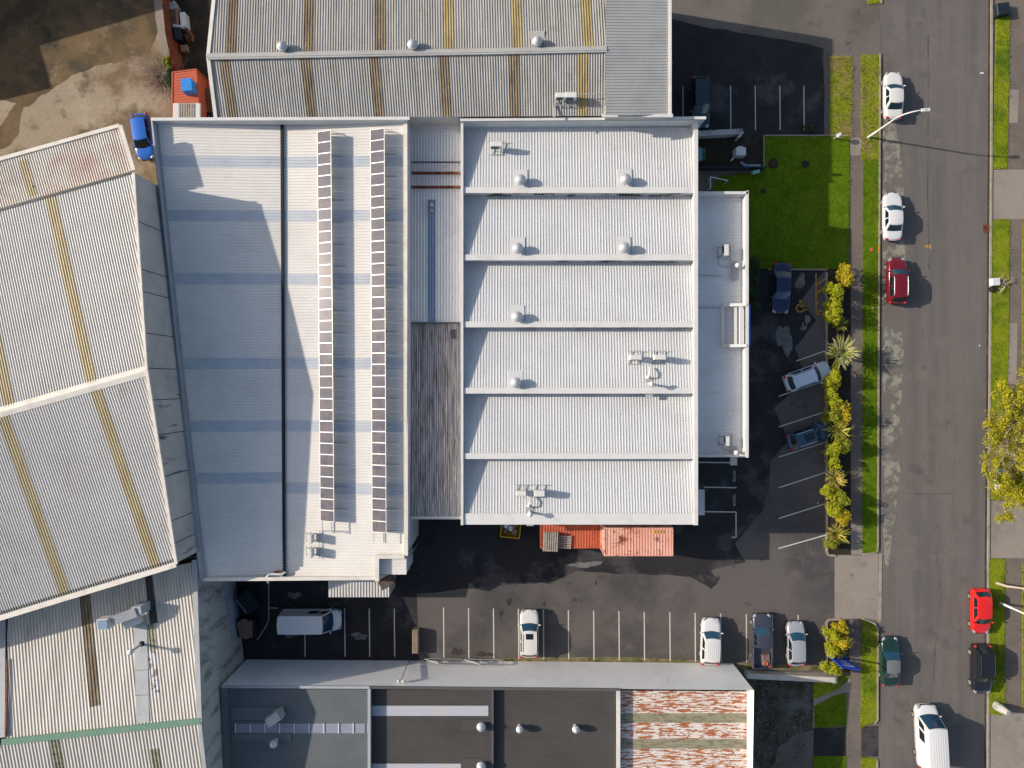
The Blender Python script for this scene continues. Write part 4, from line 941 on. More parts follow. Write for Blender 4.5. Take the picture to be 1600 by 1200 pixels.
def car(name, label, cat, px, py, rz, L, Wd, kind, pm, group=None, rails=False, sunroof=False, ribs=0, hr=None, gm='glass', rack=False, mirrors=None, hlift=.8, mroof=None):
    S = SH[kind]; w = Wd / 2
    c = W(px, py, hlift); loc = Vector((c.x, c.y, .012))
    t = thing(name, label, cat, loc, group); t.rotation_euler = (0, 0, rz)
    hr = hr or S['hr']
    def yo(u): return L / 2 - u * L
    us = [0, .006, .015, .03, .05, .08, .12, .16, .2, .25, .3, .36, .42, .48, .54, .59, .6, .61, .66, .72, .78, .84, .89, .93, .96, .98, .99, 1.0]
    fr = [(.88, None, 0), (.95, .3, 0), (.99, .5, 0), (1.0, .66, 0), (.985, .8, 0), (.95, .92, 0), (.88, .985, 0), (.7, 1.01, 0), (.4, 1.025, 0), (0, 1.03, 0)]
    vs = []; nring = len(fr) * 2 - 1
    for u in us:
        ww = w * interp(S['wf'], u); zt = interp(S['zt'], u)
        e0 = max(0, 1 - u / .16); e1 = max(0, (u - .86) / .14)
        bed = kind == 'ute' and u > .6
        row = []
        for f, z, _ in fr:
            zz = (.24 + .1 * max(e0, e1)) if z is None else .24 + (zt - .24) * z
            if bed and f < .8: zz = zz if z is None else .24 + (1.0 - .24) * z
            if bed and f >= .0 and f <= .88: zz = zt if z and z > .97 else zz
            x = f * ww
            y = yo(u) - S['bow'] * (abs(f) ** 2.2) * e0 + .12 * (abs(f) ** 2.4) * e1
            row.append(Vector((x, y, zz)))
        full = row + [Vector((-p.x, p.y, p.z)) for p in row[:-1][::-1]]
        vs += full
    mb = MB(); n = nring
    fs = [(i * n + k, i * n + k + 1, (i + 1) * n + k + 1, (i + 1) * n + k) for i in range(len(us) - 1) for k in range(n - 1)]
    fs += [(i * n, (i + 1) * n, (i + 1) * n + n - 1, i * n + n - 1) for i in range(len(us) - 1)]
    mb.add(vs, fs, 0, True)
    mb.add(vs[:n], [list(range(n))], 0); mb.add(vs[-n:], [list(range(n))], 0)
    # cabin
    ubf, utf, utr, ubr = S['gh']
    zb = interp(S['zt'], .45); zbr = min(zb, interp(S['zt'], min(ubr, .95))) if kind != 'ute' else zb
    wb, wt = w - .07, w - S['rin'] - .05
    yfb, yft, yrt, yrb = yo(ubf), yo(utf), yo(utr), yo(ubr)
    cr = .05
    def hw(b): return wb + (wt - wb) * b
    def Z(b): return (zb - .03) + (hr - .03 - zb + .03) * b
    def Fp(a, b, o=0.):
        return Vector((a * (hw(b)), yfb + (yft - yfb) * b - (.2 - .1 * b) * a * a + o, Z(b) + cr * b * (1 - a * a) + o))
    def Rp(a, b, o=0.):
        return Vector((a * (hw(b)), yrb + (yrt - yrb) * b + (.12 - .04 * b) * a * a - o, Z(b) + cr * b * (1 - a * a) + o * .7))
    def Sp(c_, b, s, o=0.):
        f, r_ = Fp(1, b), Rp(1, b); k = 1 + .02 * math.sin(math.pi * c_)
        return Vector((s * (f.x * k + o), f.y + (r_.y - f.y) * c_, f.z + (r_.z - f.z) * c_ + .015 * b * math.sin(math.pi * c_)))
    def Tp(a, c_):
        f, r_ = Fp(a, 1), Rp(a, 1); q = f.lerp(r_, c_); q.x *= 1 + .02 * math.sin(math.pi * c_) * abs(a); q.z += .015 * math.sin(math.pi * c_); return q
    mb.grid(lambda u, v: Fp(u * 2 - 1, v), 10, 4); mb.grid(lambda u, v: Rp(1 - u * 2, v), 10, 4)
    for s in (-1, 1): mb.grid(lambda u, v, s=s: Sp(u, v, s), 10, 4)
    if mroof is None: mb.grid(lambda u, v: Tp(u * 2 - 1, v), 10, 8)
    if ribs:
        for i in range(ribs):
            a = -.62 + 1.24 * i / (ribs - 1)
            for k in range(4):
                p, q = Tp(a, .12 + .2 * k), Tp(a, .12 + .2 * (k + 1)); mb.beam(p + Vector((0, 0, .004)), q + Vector((0, 0, .004)), .05, .02)
    if kind == 'ute':
        yb0, yb1 = yo(.602), yo(.995)
        for s in (-1, 1): mb.box((s * (w - .07), (yb0 + yb1) / 2, .92), (.13, yb0 - yb1, .44), 0, 0, .03)
        mb.box((0, yb1 + .04, .9), (Wd - .1, .1, .42), 0, 0, .02); mb.box((0, yb0 - .03, .92), (Wd - .2, .08, .44), 0, 0, .02)
    body = mb.build('body', pm, t, True)
    if mroof is not None:
        mb = MB(); mb.grid(lambda u, v: Tp(u * 2 - 1, v), 10, 8); mb.build('roof_panel', mroof, t, True)
    G_ = M[gm]
    mb = MB(); mb.grid(lambda u, v: Fp((u * 2 - 1) * .9, .04 + .88 * v, .012), 10, 4); mb.build('windscreen', G_, t, True)
    if kind == 'van':
        for s in (-1, 1):
            mb = MB(); mb.grid(lambda u, v, s=s: Sp(.012 + .15 * u + .03 * v * (1 - u), .05 + .5 * v, s, .012), 5, 3); mb.build('side_window', M['glassd'], t, True)
        mb = MB()
        mb.grid(lambda u, v: Sp(.21 + .2 * u, .05 + .5 * v, -1, .012), 5, 3); mb.build('side_window', M['glassd'], t, True)
    else:
        mb = MB(); mb.grid(lambda u, v: Rp((1 - u * 2) * .86, (.12 if kind != 'sedan' else .08) + .8 * v, .012), 10, 4); mb.build('rear_window', M['glassd'], t, True)
        for s in (-1, 1):
            mb = MB()
            cuts = ((.07, .47), (.52, .88)) if kind != 'ute' else ((.08, .5), (.56, .9))
            for c0, c1 in cuts:
                mb.grid(lambda u, v, s=s, c0=c0, c1=c1: Sp(c0 + (c1 - c0) * u + (.07 * v if c0 < .1 else 0) * (1 - u) - (.06 * v * u if c1 > .8 and kind == 'sedan' else 0), .1 + .76 * v, s, .012), 4, 3)
            mb.build('side_window', M['glassd'], t, True)
    if sunroof:
        mb = MB(); mb.grid(lambda u, v: Tp((u * 2 - 1) * .5, .1 + (.24 if sunroof is True else sunroof) * v) + Vector((0, 0, .012)), 4, 3); mb.build('sunroof', M['glassd'], t, True)
    if rails:
        for s in (-1, 1):
            mb = MB(); mb.tube([Tp(s * .93, .06 + .11 * k) + Vector((0, 0, .05 if 0 < k < 8 else .005)) for k in range(9)], .028, 6); mb.build('roof_rail', rails, t, True)
    for s in (-1, 1):
        yy = yfb - .22 if kind != 'van' else yfb - .3
        mb = MB(); mb.ball((s * (w + .1), yy, zb + .04), (.13, .07, .085), 10); mb.beam((s * (w - .03), yy, zb - .02), (s * (w + .06), yy, zb), .05, .04); mb.build('side_mirror', mirrors or pm, t, True)
    rw = .34 if kind in ('suv', 'ute', 'van') else .315
    for yy in (L * .5 - L * .19, -L * .5 + L * .2):
        for s in (-1, 1):
            mb = MB(); x0, x1 = s * (w - .28), s * (w - .035)
            mb.tube([(x0, yy, rw), (x1 - s * .03, yy, rw), (x1, yy, rw)], [rw, rw, rw - .05], 20, 0, False)
            wh = mb.build('wheel', M['tyre'], t, True)
            mb = MB(); mb.tube([(x1 - s * .02, yy, rw), (x1 + s * .006, yy, rw)], [rw * .66, rw * .6], 16, 0, False); mb.build('rim', M['rim'], wh, True)
    zf = interp(S['zt'], .02)
    for s in (-1, 1):
        wf = w * interp(S['wf'], .035)
        mb = MB(); mb.ball((s * (wf - .17), L / 2 - .24, zf - .03), (.17, .24, .075), 12, 0, s * .55); mb.build('headlight', M['lamp'], t, True)
        wr = w * interp(S['wf'], .97); zr = interp(S['zt'], .96) if kind != 'ute' else .9
        mb = MB(); mb.ball((s * (wr - .12), -L / 2 + .15, zr - .1), (.17, .12, .11 if kind != 'van' else .3), 10, 0, s * .3); mb.build('tail_light', M['tail'], t, True)
    mb = MB(); mb.box((0, L / 2 - .015, zf - .2), (Wd * .5, .06, .16)); mb.build('grille', M['plastic'], t, True)
    mb = MB(); mb.grid(lambda u, v: Fp((u * 2 - 1) * .93, -.02 + .06 * v, .016), 10, 1); mb.build('cowl_strip', M['plastic'], t, True)
    return t
P = {}
P['white'] = paint('white_car_paint', (.6, .6, .59)); P['white2'] = paint('ivory_car_paint', (.6, .59, .555))
P['silver'] = paint('silver_car_paint', (.4, .41, .43), .35, .35); P['silverb'] = paint('blue_silver_car_paint', (.52, .58, .66), .2, .35)
P['maroon'] = paint('maroon_car_paint', (.16, .008, .016), .2, .25); P['navy'] = paint('navy_car_paint', (.008, .018, .06), .2, .25)
P['steelblue'] = paint('steel_blue_car_paint', (.035, .075, .13), .3, .25); P['grey'] = paint('slate_car_paint', (.06, .062, .085), .3, .3)
P['green'] = paint('dark_green_car_paint', (.012, .04, .03), .2, .25); P['red'] = paint('bright_red_car_paint', (.62, .012, .008), 0, .3)
P['black'] = paint('black_car_paint', (.012, .012, .014), .1, .2); P['blue'] = paint('bright_blue_car_paint', (.015, .12, .5), .1, .3)
P['teal'] = paint('deep_teal_van_paint', (.006, .022, .04), .1, .3)
chrome = mat('bright_rail', (.62, .62, .62), .3, .4); chromed = mat('dark_rail', (.05, .05, .055), .4, .3)
gk = 'cars parked along the kerb'; gp_ = 'cars in the car park'
car('parked_car', 'ivory sedan parked at the kerb beneath the street lamp arm', 'car', 1396, 149, 0, 4.62, 1.78, 'sedan', P['white2'], gk)
car('parked_car', 'white sedan at the kerb just ahead of the maroon wagon', 'car', 1395, 338, 0, 4.7, 1.8, 'sedan', P['white'], gk)
car('parked_car', 'maroon wagon with silver roof rails parked at the kerb', 'car', 1401, 439, 0, 4.5, 1.82, 'suv', P['maroon'], gk, rails=chrome, hr=1.6)
car('parked_car', 'dark green sedan with greyish roof parked at the kerb', 'car', 1391, 1034, 0, 4.75, 1.78, 'sedan', P['green'], gk, mroof=mat('faded_roof_paint', (.13, .14, .145), .5))  # reflection on the roof painted as a grey colour
car('parked_car', 'bright red hatchback half on the grass verge across the road', 'car', 1533, 955, R(180), 4.4, 1.8, 'hatch', P['red'], gk, hr=1.42, gm='glassd')
car('parked_car', 'black wagon with roof rails parked behind the bright red hatchback', 'car', 1534, 1045, R(180), 4.8, 1.86, 'suv', P['black'], gk, rails=chromed, gm='glassd')
car('parked_car', 'navy sedan beside the lawn, next to the yellow wheelchair bay', 'car', 1221, 450, R(178), 4.95, 1.84, 'sedan', P['navy'], gp_)
car('parked_car', 'pale silver wagon parked at an angle against the big spiky plant', 'car', 1262, 588, R(-70), 4.65, 1.82, 'suv', P['silverb'], gp_, rails=chromed, hr=1.62)
car('parked_car', 'steel blue hatchback with silver rails parked at an angle to the planting bed', 'car', 1263, 681, R(-71), 4.2, 1.78, 'hatch', P['steelblue'], gp_, rails=chrome, sunroof=.5)
car('parked_car', 'white wagon with a dark sunroof standing alone in the bays', 'car', 827, 990, 0, 4.65, 1.84, 'suv', P['white2'], gp_, rails=P['white2'], sunroof=True)
car('parked_car', 'white wagon without sunroof, beside the slate pickup', 'car', 1110, 1002, R(-2), 4.55, 1.86, 'suv', P['white'], gp_, ribs=6)
car('pickup_truck', 'slate grey double cab pickup with things in its open tray', 'pickup', 1190, 1001, 0, 5.3, 1.88, 'ute', P['grey'], gp_, ribs=5)
car('parked_car', 'small silver hatchback in the end bay next to the blue sign', 'car', 1244, 1006, R(1), 4.3, 1.74, 'hatch', P['silver'], gp_)
car('parked_car', 'bright blue car squeezed beside the white warehouse corner', 'car', 223, 213, R(188.5), 4.5, 1.78, 'hatch', P['blue'], None, gm='glassd')
car('parked_van', 'dark teal people carrier in the shade beside the sawtooth factory corner', 'van', 1094, 160, R(180), 5.0, 1.86, 'suv', P['teal'], None, rails=chromed, hr=1.85)
car('parked_van', 'white panel van parked across the shaded yard behind the warehouse', 'van', 485, 970, R(-90), 5.9, 2.06, 'van', P['white'], None, hr=2.5, hlift=1.2)
car('moving_van', 'big white high roof van driving along the road', 'van', 1452, 1152, R(3), 6.0, 2.1, 'van', P['white'], None, hr=2.75, ribs=6, hlift=1.2)
# things in the pickup tray
pk = W(1190, 1001, .8)
o = MB(); o.box((pk.x + .35, pk.y - 1.75, .95), (.7, 1.0, .4), .1, 0, .04); o = o.build('tool_crate', mat('brown_crate', (.14, .09, .075), .7, var=[((.22, .18, .17), 3, .5, .7)]), loc=(pk.x + .35, pk.y - 1.75, .75)); tag(o, 'brown crate lying in the open tray of the slate pickup', 'crate')
o = MB(); o.lathe((pk.x + .3, pk.y - 2.05, 1.17), [(.2, 0), (.2, .06), (.13, .08), (.13, .02), (0, .01)], 14); o = o.build('hose_coil', mat('red_hose', (.4, .1, .06), .5), loc=(pk.x + .3, pk.y - 2.05, 1.17)); tag(o, 'coiled red hose on the crate in the pickup tray', 'hose')
# ================================================================== CONTAINERS, YARD AND STREET OBJECTS
M['orange'] = mat('orange_container_paint', (.44, .105, .055), .55, var=[((.3, .07, .03), .6, .5, .7, 5), ((.2, .07, .04), 2.2, .64, .75, 6)])
M['salmon'] = mat('sun_faded_container_paint', (.62, .3, .215), .65, var=[((.66, .38, .3), .5, .4, .7, 5), ((.3, .085, .025), .5, .54, .62, 8), ((.15, .05, .025), 1.0, .58, .66, 8)])
M['wood'] = mat('grey_timber', (.36, .32, .27), .85, var=[((.22, .19, .16), 3., .45, .7, 5)])
M['wood2'] = mat('brown_timber', (.17, .1, .06), .85, var=[((.1, .06, .04), 3., .45, .7, 5)])
M['card'] = mat('cardboard', (.24, .15, .1), .85, var=[((.17, .105, .07), 1.8, .45, .7, 5)])
M['yellow'] = mat('yellow_paint', (.5, .36, .015), .5)
M['bluep'] = mat('bright_blue_plastic', (.03, .22, .6), .45, var=[((.02, .13, .42), 5., .5, .7, 5)])
M['dkbin'] = mat('dark_blue_bin', (.012, .02, .028), .45)
M['palegreen'] = mat('pale_green_board', (.2, .36, .32), .5)
M['white2'] = mat('chalky_white', (.55, .55, .55), .6)
def container(name, label, P, z0, z1, m, group, yellow=False):
    """P four corner points going round, long sides first"""
    base = P[0].lerp(P[2], .5); t = thing(name, label, 'container', (base.x, base.y, z0), group)
    Q = [Vector((p.x, p.y, 0)) for p in P]; cen = sum(Q, Vector()) / 4
    mb = MB()
    for i in range(4):
        a, b = Q[i], Q[(i + 1) % 4]; n = max(3, int((b - a).length / .14)); out = (b - a).cross(Vector((0, 0, 1))).normalized()
        if out.dot((a + b) / 2 - cen) < 0: out = -out
        vs = []
        for k in range(n + 1):
            p = a.lerp(b, k / n) - out * (.06 + (.035 if (k // 2) % 2 else 0))
            vs += [p + Vector((0, 0, z0 + .1)), p + Vector((0, 0, z1 - .06))]
        mb.add(vs, [(2 * k, 2 * k + 2, 2 * k + 3, 2 * k + 1) for k in range(n)])
    mb.build('side_walls', m, t)
    mb = MB(); rp = [q + Vector((0, 0, z1 - .04)) for q in Q]
    ribbed(mb, rp, Q[2] - Q[1], .26, .03); mb.build('roof', m, t)
    mb = MB()
    for i in range(4):
        a, b = Q[i], Q[(i + 1) % 4]
        mb.beam(a + Vector((0, 0, z1 - .03)), b + Vector((0, 0, z1 - .03)), .1, .1); mb.beam(a + Vector((0, 0, z0 + .07)), b + Vector((0, 0, z0 + .07)), .1, .13)
        mb.beam(a + Vector((0, 0, z0)), a + Vector((0, 0, z1)), .11, .11, 0, Vector((1, 0, 0)))
    mb.build('frame', m, t)
    if yellow:
        a, b = rp[0], rp[1]
        for k in (2, 16, 17, 18, 19):
            p = a.lerp(b, (k + .7) / 23); mb = MB(); mb.box(p + Vector((0, -.3, .075)), (.12, .26, .02)); mb.build('edge_stripe', M['yellow'], t)
    return t
g = 'containers behind the sawtooth factory'
container('shipping_container', 'orange container on the ground with grey pallets leaning on it', [W(845, 818, 2.6), W(943, 818, 2.6), W(943, 856, 2.6), W(845, 856, 2.6)], 0, 2.6, M['orange'], g)
P4 = [W(945, 825.5, 5.5), W(1051, 825.5, 5.5), W(1051, 868, 5.5), W(945, 868, 5.5)]
container('shipping_container', 'dull orange container hidden underneath the faded salmon one', P4, 0, 2.72, M['orange'], g)
container('shipping_container', 'sun faded salmon container with rust spots, stacked on top of another', P4, 2.76, 5.5, M['salmon'], g, True)
def pallet(label, p, rz, along, group, wx=1.1, wy=1.15, m='wood', n=7, stack=1):
    t = thing('pallet', label, 'pallet', p, group); t.rotation_euler = (0, 0, rz)
    for s in range(stack):
        z = s * .15
        mb = MB()
        for k in range(n):
            x = -wx / 2 + wx * (k + .5) / n; mb.box((x, 0, z + .13), (wx / n * .62, wy, .022))
        mb.build('top_boards', M[m], t, True)
        mb = MB()
        for y in (-wy * .44, 0, wy * .44): mb.box((0, y, z + .06), (wx, .09, .1))
        mb.build('bearers', M[m], t, True)
    return t
p = W(860, 846, 2.9); pallet('grey pallet with lengthwise boards on the orange container', (p.x, p.y, 2.62), R(-2), 0, 'pallets on the orange container', 1.42, 1.75, n=7, stack=4)
p = W(882.5, 847, 2.7); pallet('grey pallet with crosswise boards next to the orange container', (p.x, p.y, 2.62), R(87), 0, 'pallets on the orange container', 1.25, 1.2, n=6)
# yellow rubbish trailer
p = W(798, 826, 1.0); t = thing('rubbish_skip', 'yellow rimmed open skip of rubbish half under the factory eave', 'skip', (p.x, p.y, 0)); t.rotation_euler = (0, 0, R(-6))
mb = MB()
for s in (-1, 1):
    mb.box((s * .92, 0, .55), (.07, 1.7, 1.1)); mb.box((0, s * .85, .55), (1.9, .07, 1.1))
mb.box((0, 0, .1), (1.8, 1.66, .1)); mb.build('sides', M['yellow'], t, True)
rg2 = random.Random(5)
for k, (x, y, s, m) in enumerate(((-.45, .2, .5, 'white2'), (.35, .3, .5, 'card'), (.4, -.3, .6, 'card'), (-.5, -.35, .45, 'wood2'), (0, .0, .5, 'white2'))):
    mb = MB(); q = Matrix.Rotation(R(-6), 3, 'Z') @ Vector((x, y, 0))
    c = Vector((p.x + q.x, p.y + q.y, .7)); mb.box(c, (s, s * .8, .5), rg2.uniform(0, 1.5), 0, .06)
    o = mb.build('rubbish_bag' if m == 'white2' else 'rubbish_box', M[m], loc=c)
    tag(o, ('white sack against the inner side of the yellow skip', 'brown box near the eave corner of the yellow skip', 'larger brown box at the open corner of the yellow skip', 'dark timber offcut in the yellow skip', 'white sack in the middle of the yellow skip')[k], ('sack', 'box', 'box', 'offcut', 'sack')[k], 'rubbish in the yellow skip')
# yard behind the white warehouse
p = W(388, 940, 1.1); t = thing('skip_bin', 'dark blue wheeled bin turned askew in the shaded yard corner', 'bin', (p.x, p.y, 0)); t.rotation_euler = (0, 0, R(-52))
mb = MB(); mb.box((0, 0, .65), (2.0, 1.4, 1.1), 0, 0, .1); mb.build('tub', M['dkbin'], t, True)
mb = MB(); mb.box((0, .02, 1.25), (2.04, 1.36, .1), 0, 0, .04); mb.build('lid', M['dkbin'], t, True)
mb = MB(); mb.beam((-.8, -.8, 1.1), (.8, -.8, 1.1), .08, .08); mb.build('bar', M['steel'], t, True)
p = W(385, 981, 1.0); t = thing('cardboard_bin', 'blue bin stuffed with flattened brown cardboard against the yard wall', 'bin', (p.x, p.y, 0))
mb = MB(); mb.box((p.x, p.y, .55), (1.7, 1.7, 1.0), 0, 0, .05); mb.build('tub', M['dkbin'], t)
mb = MB()
for dx, dy, sx, sy, rz, z in ((-.35, -.05, .7, 1.5, .2, 1.15), (.05, -.1, .6, 1.7, .02, 1.25), (.4, -.05, .5, 1.6, .0, 1.2), (-.1, .75, .5, .4, .1, 1.3)):
    mb.box((p.x + dx, p.y + dy, z), (sx, sy, .16), rz, 0, .02)
mb.build('cardboard', M['card'], t)
p = W(649, 1003, .8); t = MB(); t.box((p.x, p.y, .42), (.62, 2.3, .8), 0, 0, .05); t.box((p.x, p.y, .86), (.5, 2.1, .06))
o = t.build('timber_box', mat('worn_brown_boards', (.23, .175, .13), .85, var=[((.15, .11, .08), 2.5, .45, .7, 6)]), loc=(p.x, p.y, 0)); tag(o, 'long brown timber box at the edge of the marked bays', 'box')
# sliding gate along the white wall
p = W(660, 1034); t = thing('sliding_gate', 'long galvanised pipe gate lying open against the white wall', 'gate', W(720, 1033))
def gp2(x, y, h): q = W(x, y); return Vector((q.x, q.y, h))
for h, nm in ((.15, 'bottom_rail'), (1.5, 'top_rail')):
    mb = MB(); mb.tube([gp2(661, 1028, h), gp2(786, 1030, h)], .045, 8); mb.build(nm, M['steel'], t)
for x in (661, 692, 723, 754, 786):
    mb = MB(); y = 1028 + (x - 661) * .016; mb.tube([gp2(x, y, .15), gp2(x, y, 1.5)], .04, 8); mb.build('upright', M['steel'], t)
mb = MB()
for k in range(4): mb.tube([gp2(661 + 31 * k, 1028 + .5 * k, 1.5 if k % 2 else .15), gp2(692 + 31 * k, 1028.5 + .5 * k, .15 if k % 2 else 1.5)], .03, 6)
mb.build('brace', M['steel'], t)
# low retaining wall
t = MB(); A, B = W(1163, 1050.5), W(1299, 1057); t.beam(A + Vector((0, 0, .42)), B + Vector((0, 0, .42)), .52, .9); t.box((B.x + .05, B.y - .1, .34), (.5, .7, .7), 0, 0, .06)
o = t.build('retaining_wall', M['render'], loc=(A + B) / 2); tag(o, 'low pale concrete wall between the parked cars and the weedy side yard', 'wall')
t = MB(); A, B = W(1080, 214), W(1156, 210); t.beam(A + Vector((0, 0, .45)), B + Vector((0, 0, .45)), .5, .9); C_ = W(1148, 221); t.beam(B + Vector((0, -.15, .55)), Vector((C_.x, C_.y, .55)), .2, 1.1)
o = t.build('retaining_wall', M['w_rough'], loc=(A + B) / 2); tag(o, 'mottled white block wall by the factory corner, facing the forecourt', 'wall')
t = MB(); A, B = W(1086, 266), W(1190, 266); t.beam(A + Vector((0, 0, .5)), B + Vector((0, 0, .5)), .1, 1.0)
for k in range(7): q = A.lerp(B, k / 6); t.beam(q, q + Vector((0, 0, 1.1)), .12, .12, 0, Vector((1, 0, 0)))
o = t.build('fence', mat('dark_stained_fence', (.02, .03, .042), .7), loc=(A + B) / 2); tag(o, 'dark fence between the enclosed plant patch and the shaded lawn', 'fence')
sheet('plant_patch', [(1086, 218), (1192, 212), (1192, 266), (1086, 266)], .012, M['soil'])
def boxthing(name, label, cat, px, py, z, d, m, rz=0., ch=.03, group=None, extra=None):
    q = W(px, py, z + d[2]); mb = MB(); mb.box((q.x, q.y, z + d[2] / 2), d, rz, 0, ch)
    if extra: extra(mb, Vector((q.x, q.y, z)))
    o = mb.build(name, M[m], loc=(q.x, q.y, z)); return tag(o, label, cat, group)
boxthing('utility_cabinet', 'pale lilac utility cabinet inside the fenced plant patch', 'cabinet', 1158, 236, 0, (.95, .75, 1.1), 'white2', extra=lambda mb, q: (mb.box(q + Vector((0, .45, .8)), (.5, .16, .3)), mb.beam(q + Vector((-.45, -.4, .3)), q + Vector((-.75, -.7, .3)), .12, .12)))
t = MB(); q = W(1096.5, 240.5, 1.1); t.box((q.x - .2, q.y, .55), (.5, 1.25, 1.1), 0, 0, .05); t.box((q.x + .22, q.y + .32, .5), (.32, .5, 1.0), 0, 1, .05); t.box((q.x + .22, q.y - .3, .5), (.32, .55, 1.0), 0, 1, .05)
o = t.build('wheelie_bins', [mat('pale_blue_bin', (.12, .22, .28), .5), mat('green_bin', (.03, .12, .03), .5)], loc=(q.x, q.y, 0)); tag(o, 'blue and green bin unit against the factory wall near the mottled white wall', 'bin')
t = MB(); t.tube([gp2(1156, 255, .2), gp2(1163, 261, .3), gp2(1186, 261, .3)], .16, 8); o = t.build('drain_pipe', mat('pale_blue_pipe', (.2, .3, .38), .5), loc=gp2(1163, 261, 0)); tag(o, 'pale blue pipe lying along the dark fence', 'pipe')
boxthing('sign_board', 'small pale green board fixed at the end of the dark fence', 'sign', 1182, 268, .7, (.7, .28, .4), 'palegreen', .2)
t = MB(); t.beam(gp2(1105.5, 281, 1.0), gp2(1105.5, 299, 1.0), .08, .08); t.beam(gp2(1105.5, 281, 1.0), gp2(1133, 287, 1.0), .08, .08)
for q in ((1105.5, 282), (1105.5, 297), (1132, 287)): t.beam(gp2(*q, 0), gp2(*q, 1.0), .07, .07, 0, Vector((1, 0, 0)))
o = t.build('handrail', M['white2'], loc=gp2(1105.5, 281, 0)); tag(o, 'white L shaped handrail on the shaded lawn beside the office annex', 'handrail')
t = thing('letterbox', 'small white letterbox on a post at the corner of the sunny lawn', 'letterbox', W(1303, 217))
mb = MB(); q = W(1303, 217); mb.box((q.x, q.y, .5), (.1, .1, 1.0)); mb.build('post', M['wood'], t)
mb = MB(); mb.box((q.x, q.y, 1.1), (.38, .34, .3), .5, 0, .05); mb.build('box', M['white2'], t)
# street lamps
def lamp(label, px, py, out, seen=True):
    b = W(px, py, 0); t = thing('street_lamp', label, 'street lamp', b, 'street lamps')
    mb = MB(); pts = [b, b + Vector((0, 0, 1.6)), b + Vector((0, 0, 1.62)), b + Vector((0, 0, 5.2))]
    mb.tube(pts, [.115, .11, .085, .07], 12); mb.build('pole', M['steel'] if False else M['trim'], t)
    arm = [b + Vector((0, 0, 5.15))]
    for k in range(1, 9):
        a = k / 8
        arm.append(b + Vector((out[0] * (a ** 1.5), out[1] * (a ** 1.5), 5.15 + 1.35 * math.sin(a * math.pi / 2))))
    mb = MB(); mb.tube(arm, [.07 - .025 * k / 8 for k in range(9)], 10); mb.build('arm', M['trim'], t)
    e = arm[-1]; d = Vector((out[0], out[1], 0)).normalized()
    mb = MB(); mb.beam(e - d * .1, e + d * .65, .27, .13); mb.build('lantern', M['white2'], t)
    mb = MB(); mb.beam(e + d * .15 + Vector((0, 0, .07)), e + d * .4 + Vector((0, 0, .07)), .12, .03); mb.build('photo_cell', M['grey'], t)
lamp('white curved street lamp on the verge reaching over the ivory sedan', 1356, 215, (1.5, .12))
lamp('white street lamp on the verge by the bright red hatchback', 1563, 942, (-1.2, -.1))
# blue street sign
b = W(1309, 1040); t = thing('street_sign', 'big blue board sign with white lettering at the corner of the planting bed', 'sign', (W(1309, 1027).x, W(1309, 1027).y, 0))
zl, zh = .45, 2.9
a0, a1 = W(1297, 1026.5, zl), W(1322.5, 1030, zl)
dv = Vector((a1.x - a0.x, a1.y - a0.y, 0)); ln_ = dv.length; dn = dv.normalized(); nrm = Vector((-dn.y, dn.x, 0))
mid = Vector(((a0.x + a1.x) / 2, (a0.y + a1.y) / 2, 0))
mb = MB(); mb.beam(mid - dn * ln_ / 2 + Vector((0, 0, (zl + zh) / 2)), mid + dn * ln_ / 2 + Vector((0, 0, (zl + zh) / 2)), .12, zh - zl); mb.build('board', M['signblue'], t)
for s in (-1, 1):
    mb = MB(); q = mid + dn * s * (ln_ / 2 - .05); mb.beam(q - nrm * .0, q + Vector((0, 0, zh + .05)), .14, .14, 0, Vector((1, 0, 0))); mb.build('post', M['signblue'], t)
mb = MB()
def bar(x0, x1, z, h):
    mb.beam(mid + dn * x0 + nrm * .066 + Vector((0, 0, z)), mid + dn * x1 + nrm * .066 + Vector((0, 0, z)), .012, h)
bar(-.55, .55, 2.45, .26)
mb.build('heading', M['white2'], t)
mb = MB()
rr = random.Random(2)
for r_, z in enumerate((2.05, 1.85, 1.65, 1.45, 1.2)):
    x = -.55
    while x < .5 - .25 * (r_ % 2):
        w = rr.uniform(.06, .2); bar(x, x + w, z, .06); x += w + .05
mb.build('lettering', mat('sign_lettering', (.3, .38, .62), .6), t)
# bits along the road
o = boxthing('drain_grate', 'rusty storm drain grate in the gutter across the road', 'drain', 1541, 357, .02, (.55, .75, .05), 'rustbeam', 0, 0)
o = boxthing('utility_cabinet', 'dark square utility box at the head of the far verge', 'cabinet', 1568.5, 13, 0, (1.25, 1.15, .7), 'dkbin', R(8), .05)
o = boxthing('hydrant_cover', 'small orange hydrant cover in the verge beside the yellow kerb mark', 'hydrant', 1362.5, 390, .05, (.28, .34, .08), 'orange', .3, .02)
sheet('kerb_mark', rect(1370.6, 384, 1373.8, 395), .132, M['line_yellow'])
t = MB(); q = W(1556, 1102); t.tube([Vector((q.x, q.y, 0)), Vector((q.x + .1, q.y - .05, .7)), Vector((q.x + .25, q.y - .1, 1.4))], [.42, .4, .26], 10, 0, True)
o = t.build('stone_marker', M['w_rough'], loc=(q.x, q.y, 0)); tag(o, 'grey rounded stone marker leaning at the end of the verge', 'stone')
o = boxthing('white_carton', 'white carton dumped on the verge beside the pile of cut branches', 'carton', 1557, 440, .05, (.75, .72, .5), 'white2', .06)
o = boxthing('rubbish_bag', 'black rubbish bag on the verge beside the white carton', 'bag', 1553, 451, .05, (.5, .45, .4), 'black', .4, .14)
o = boxthing('plastic_crate', 'bright blue crate under the yellow green street tree', 'crate', 1567.5, 737, .05, (.6, .5, .4), 'bluep', .2)
def whitebox(mb, q): pass
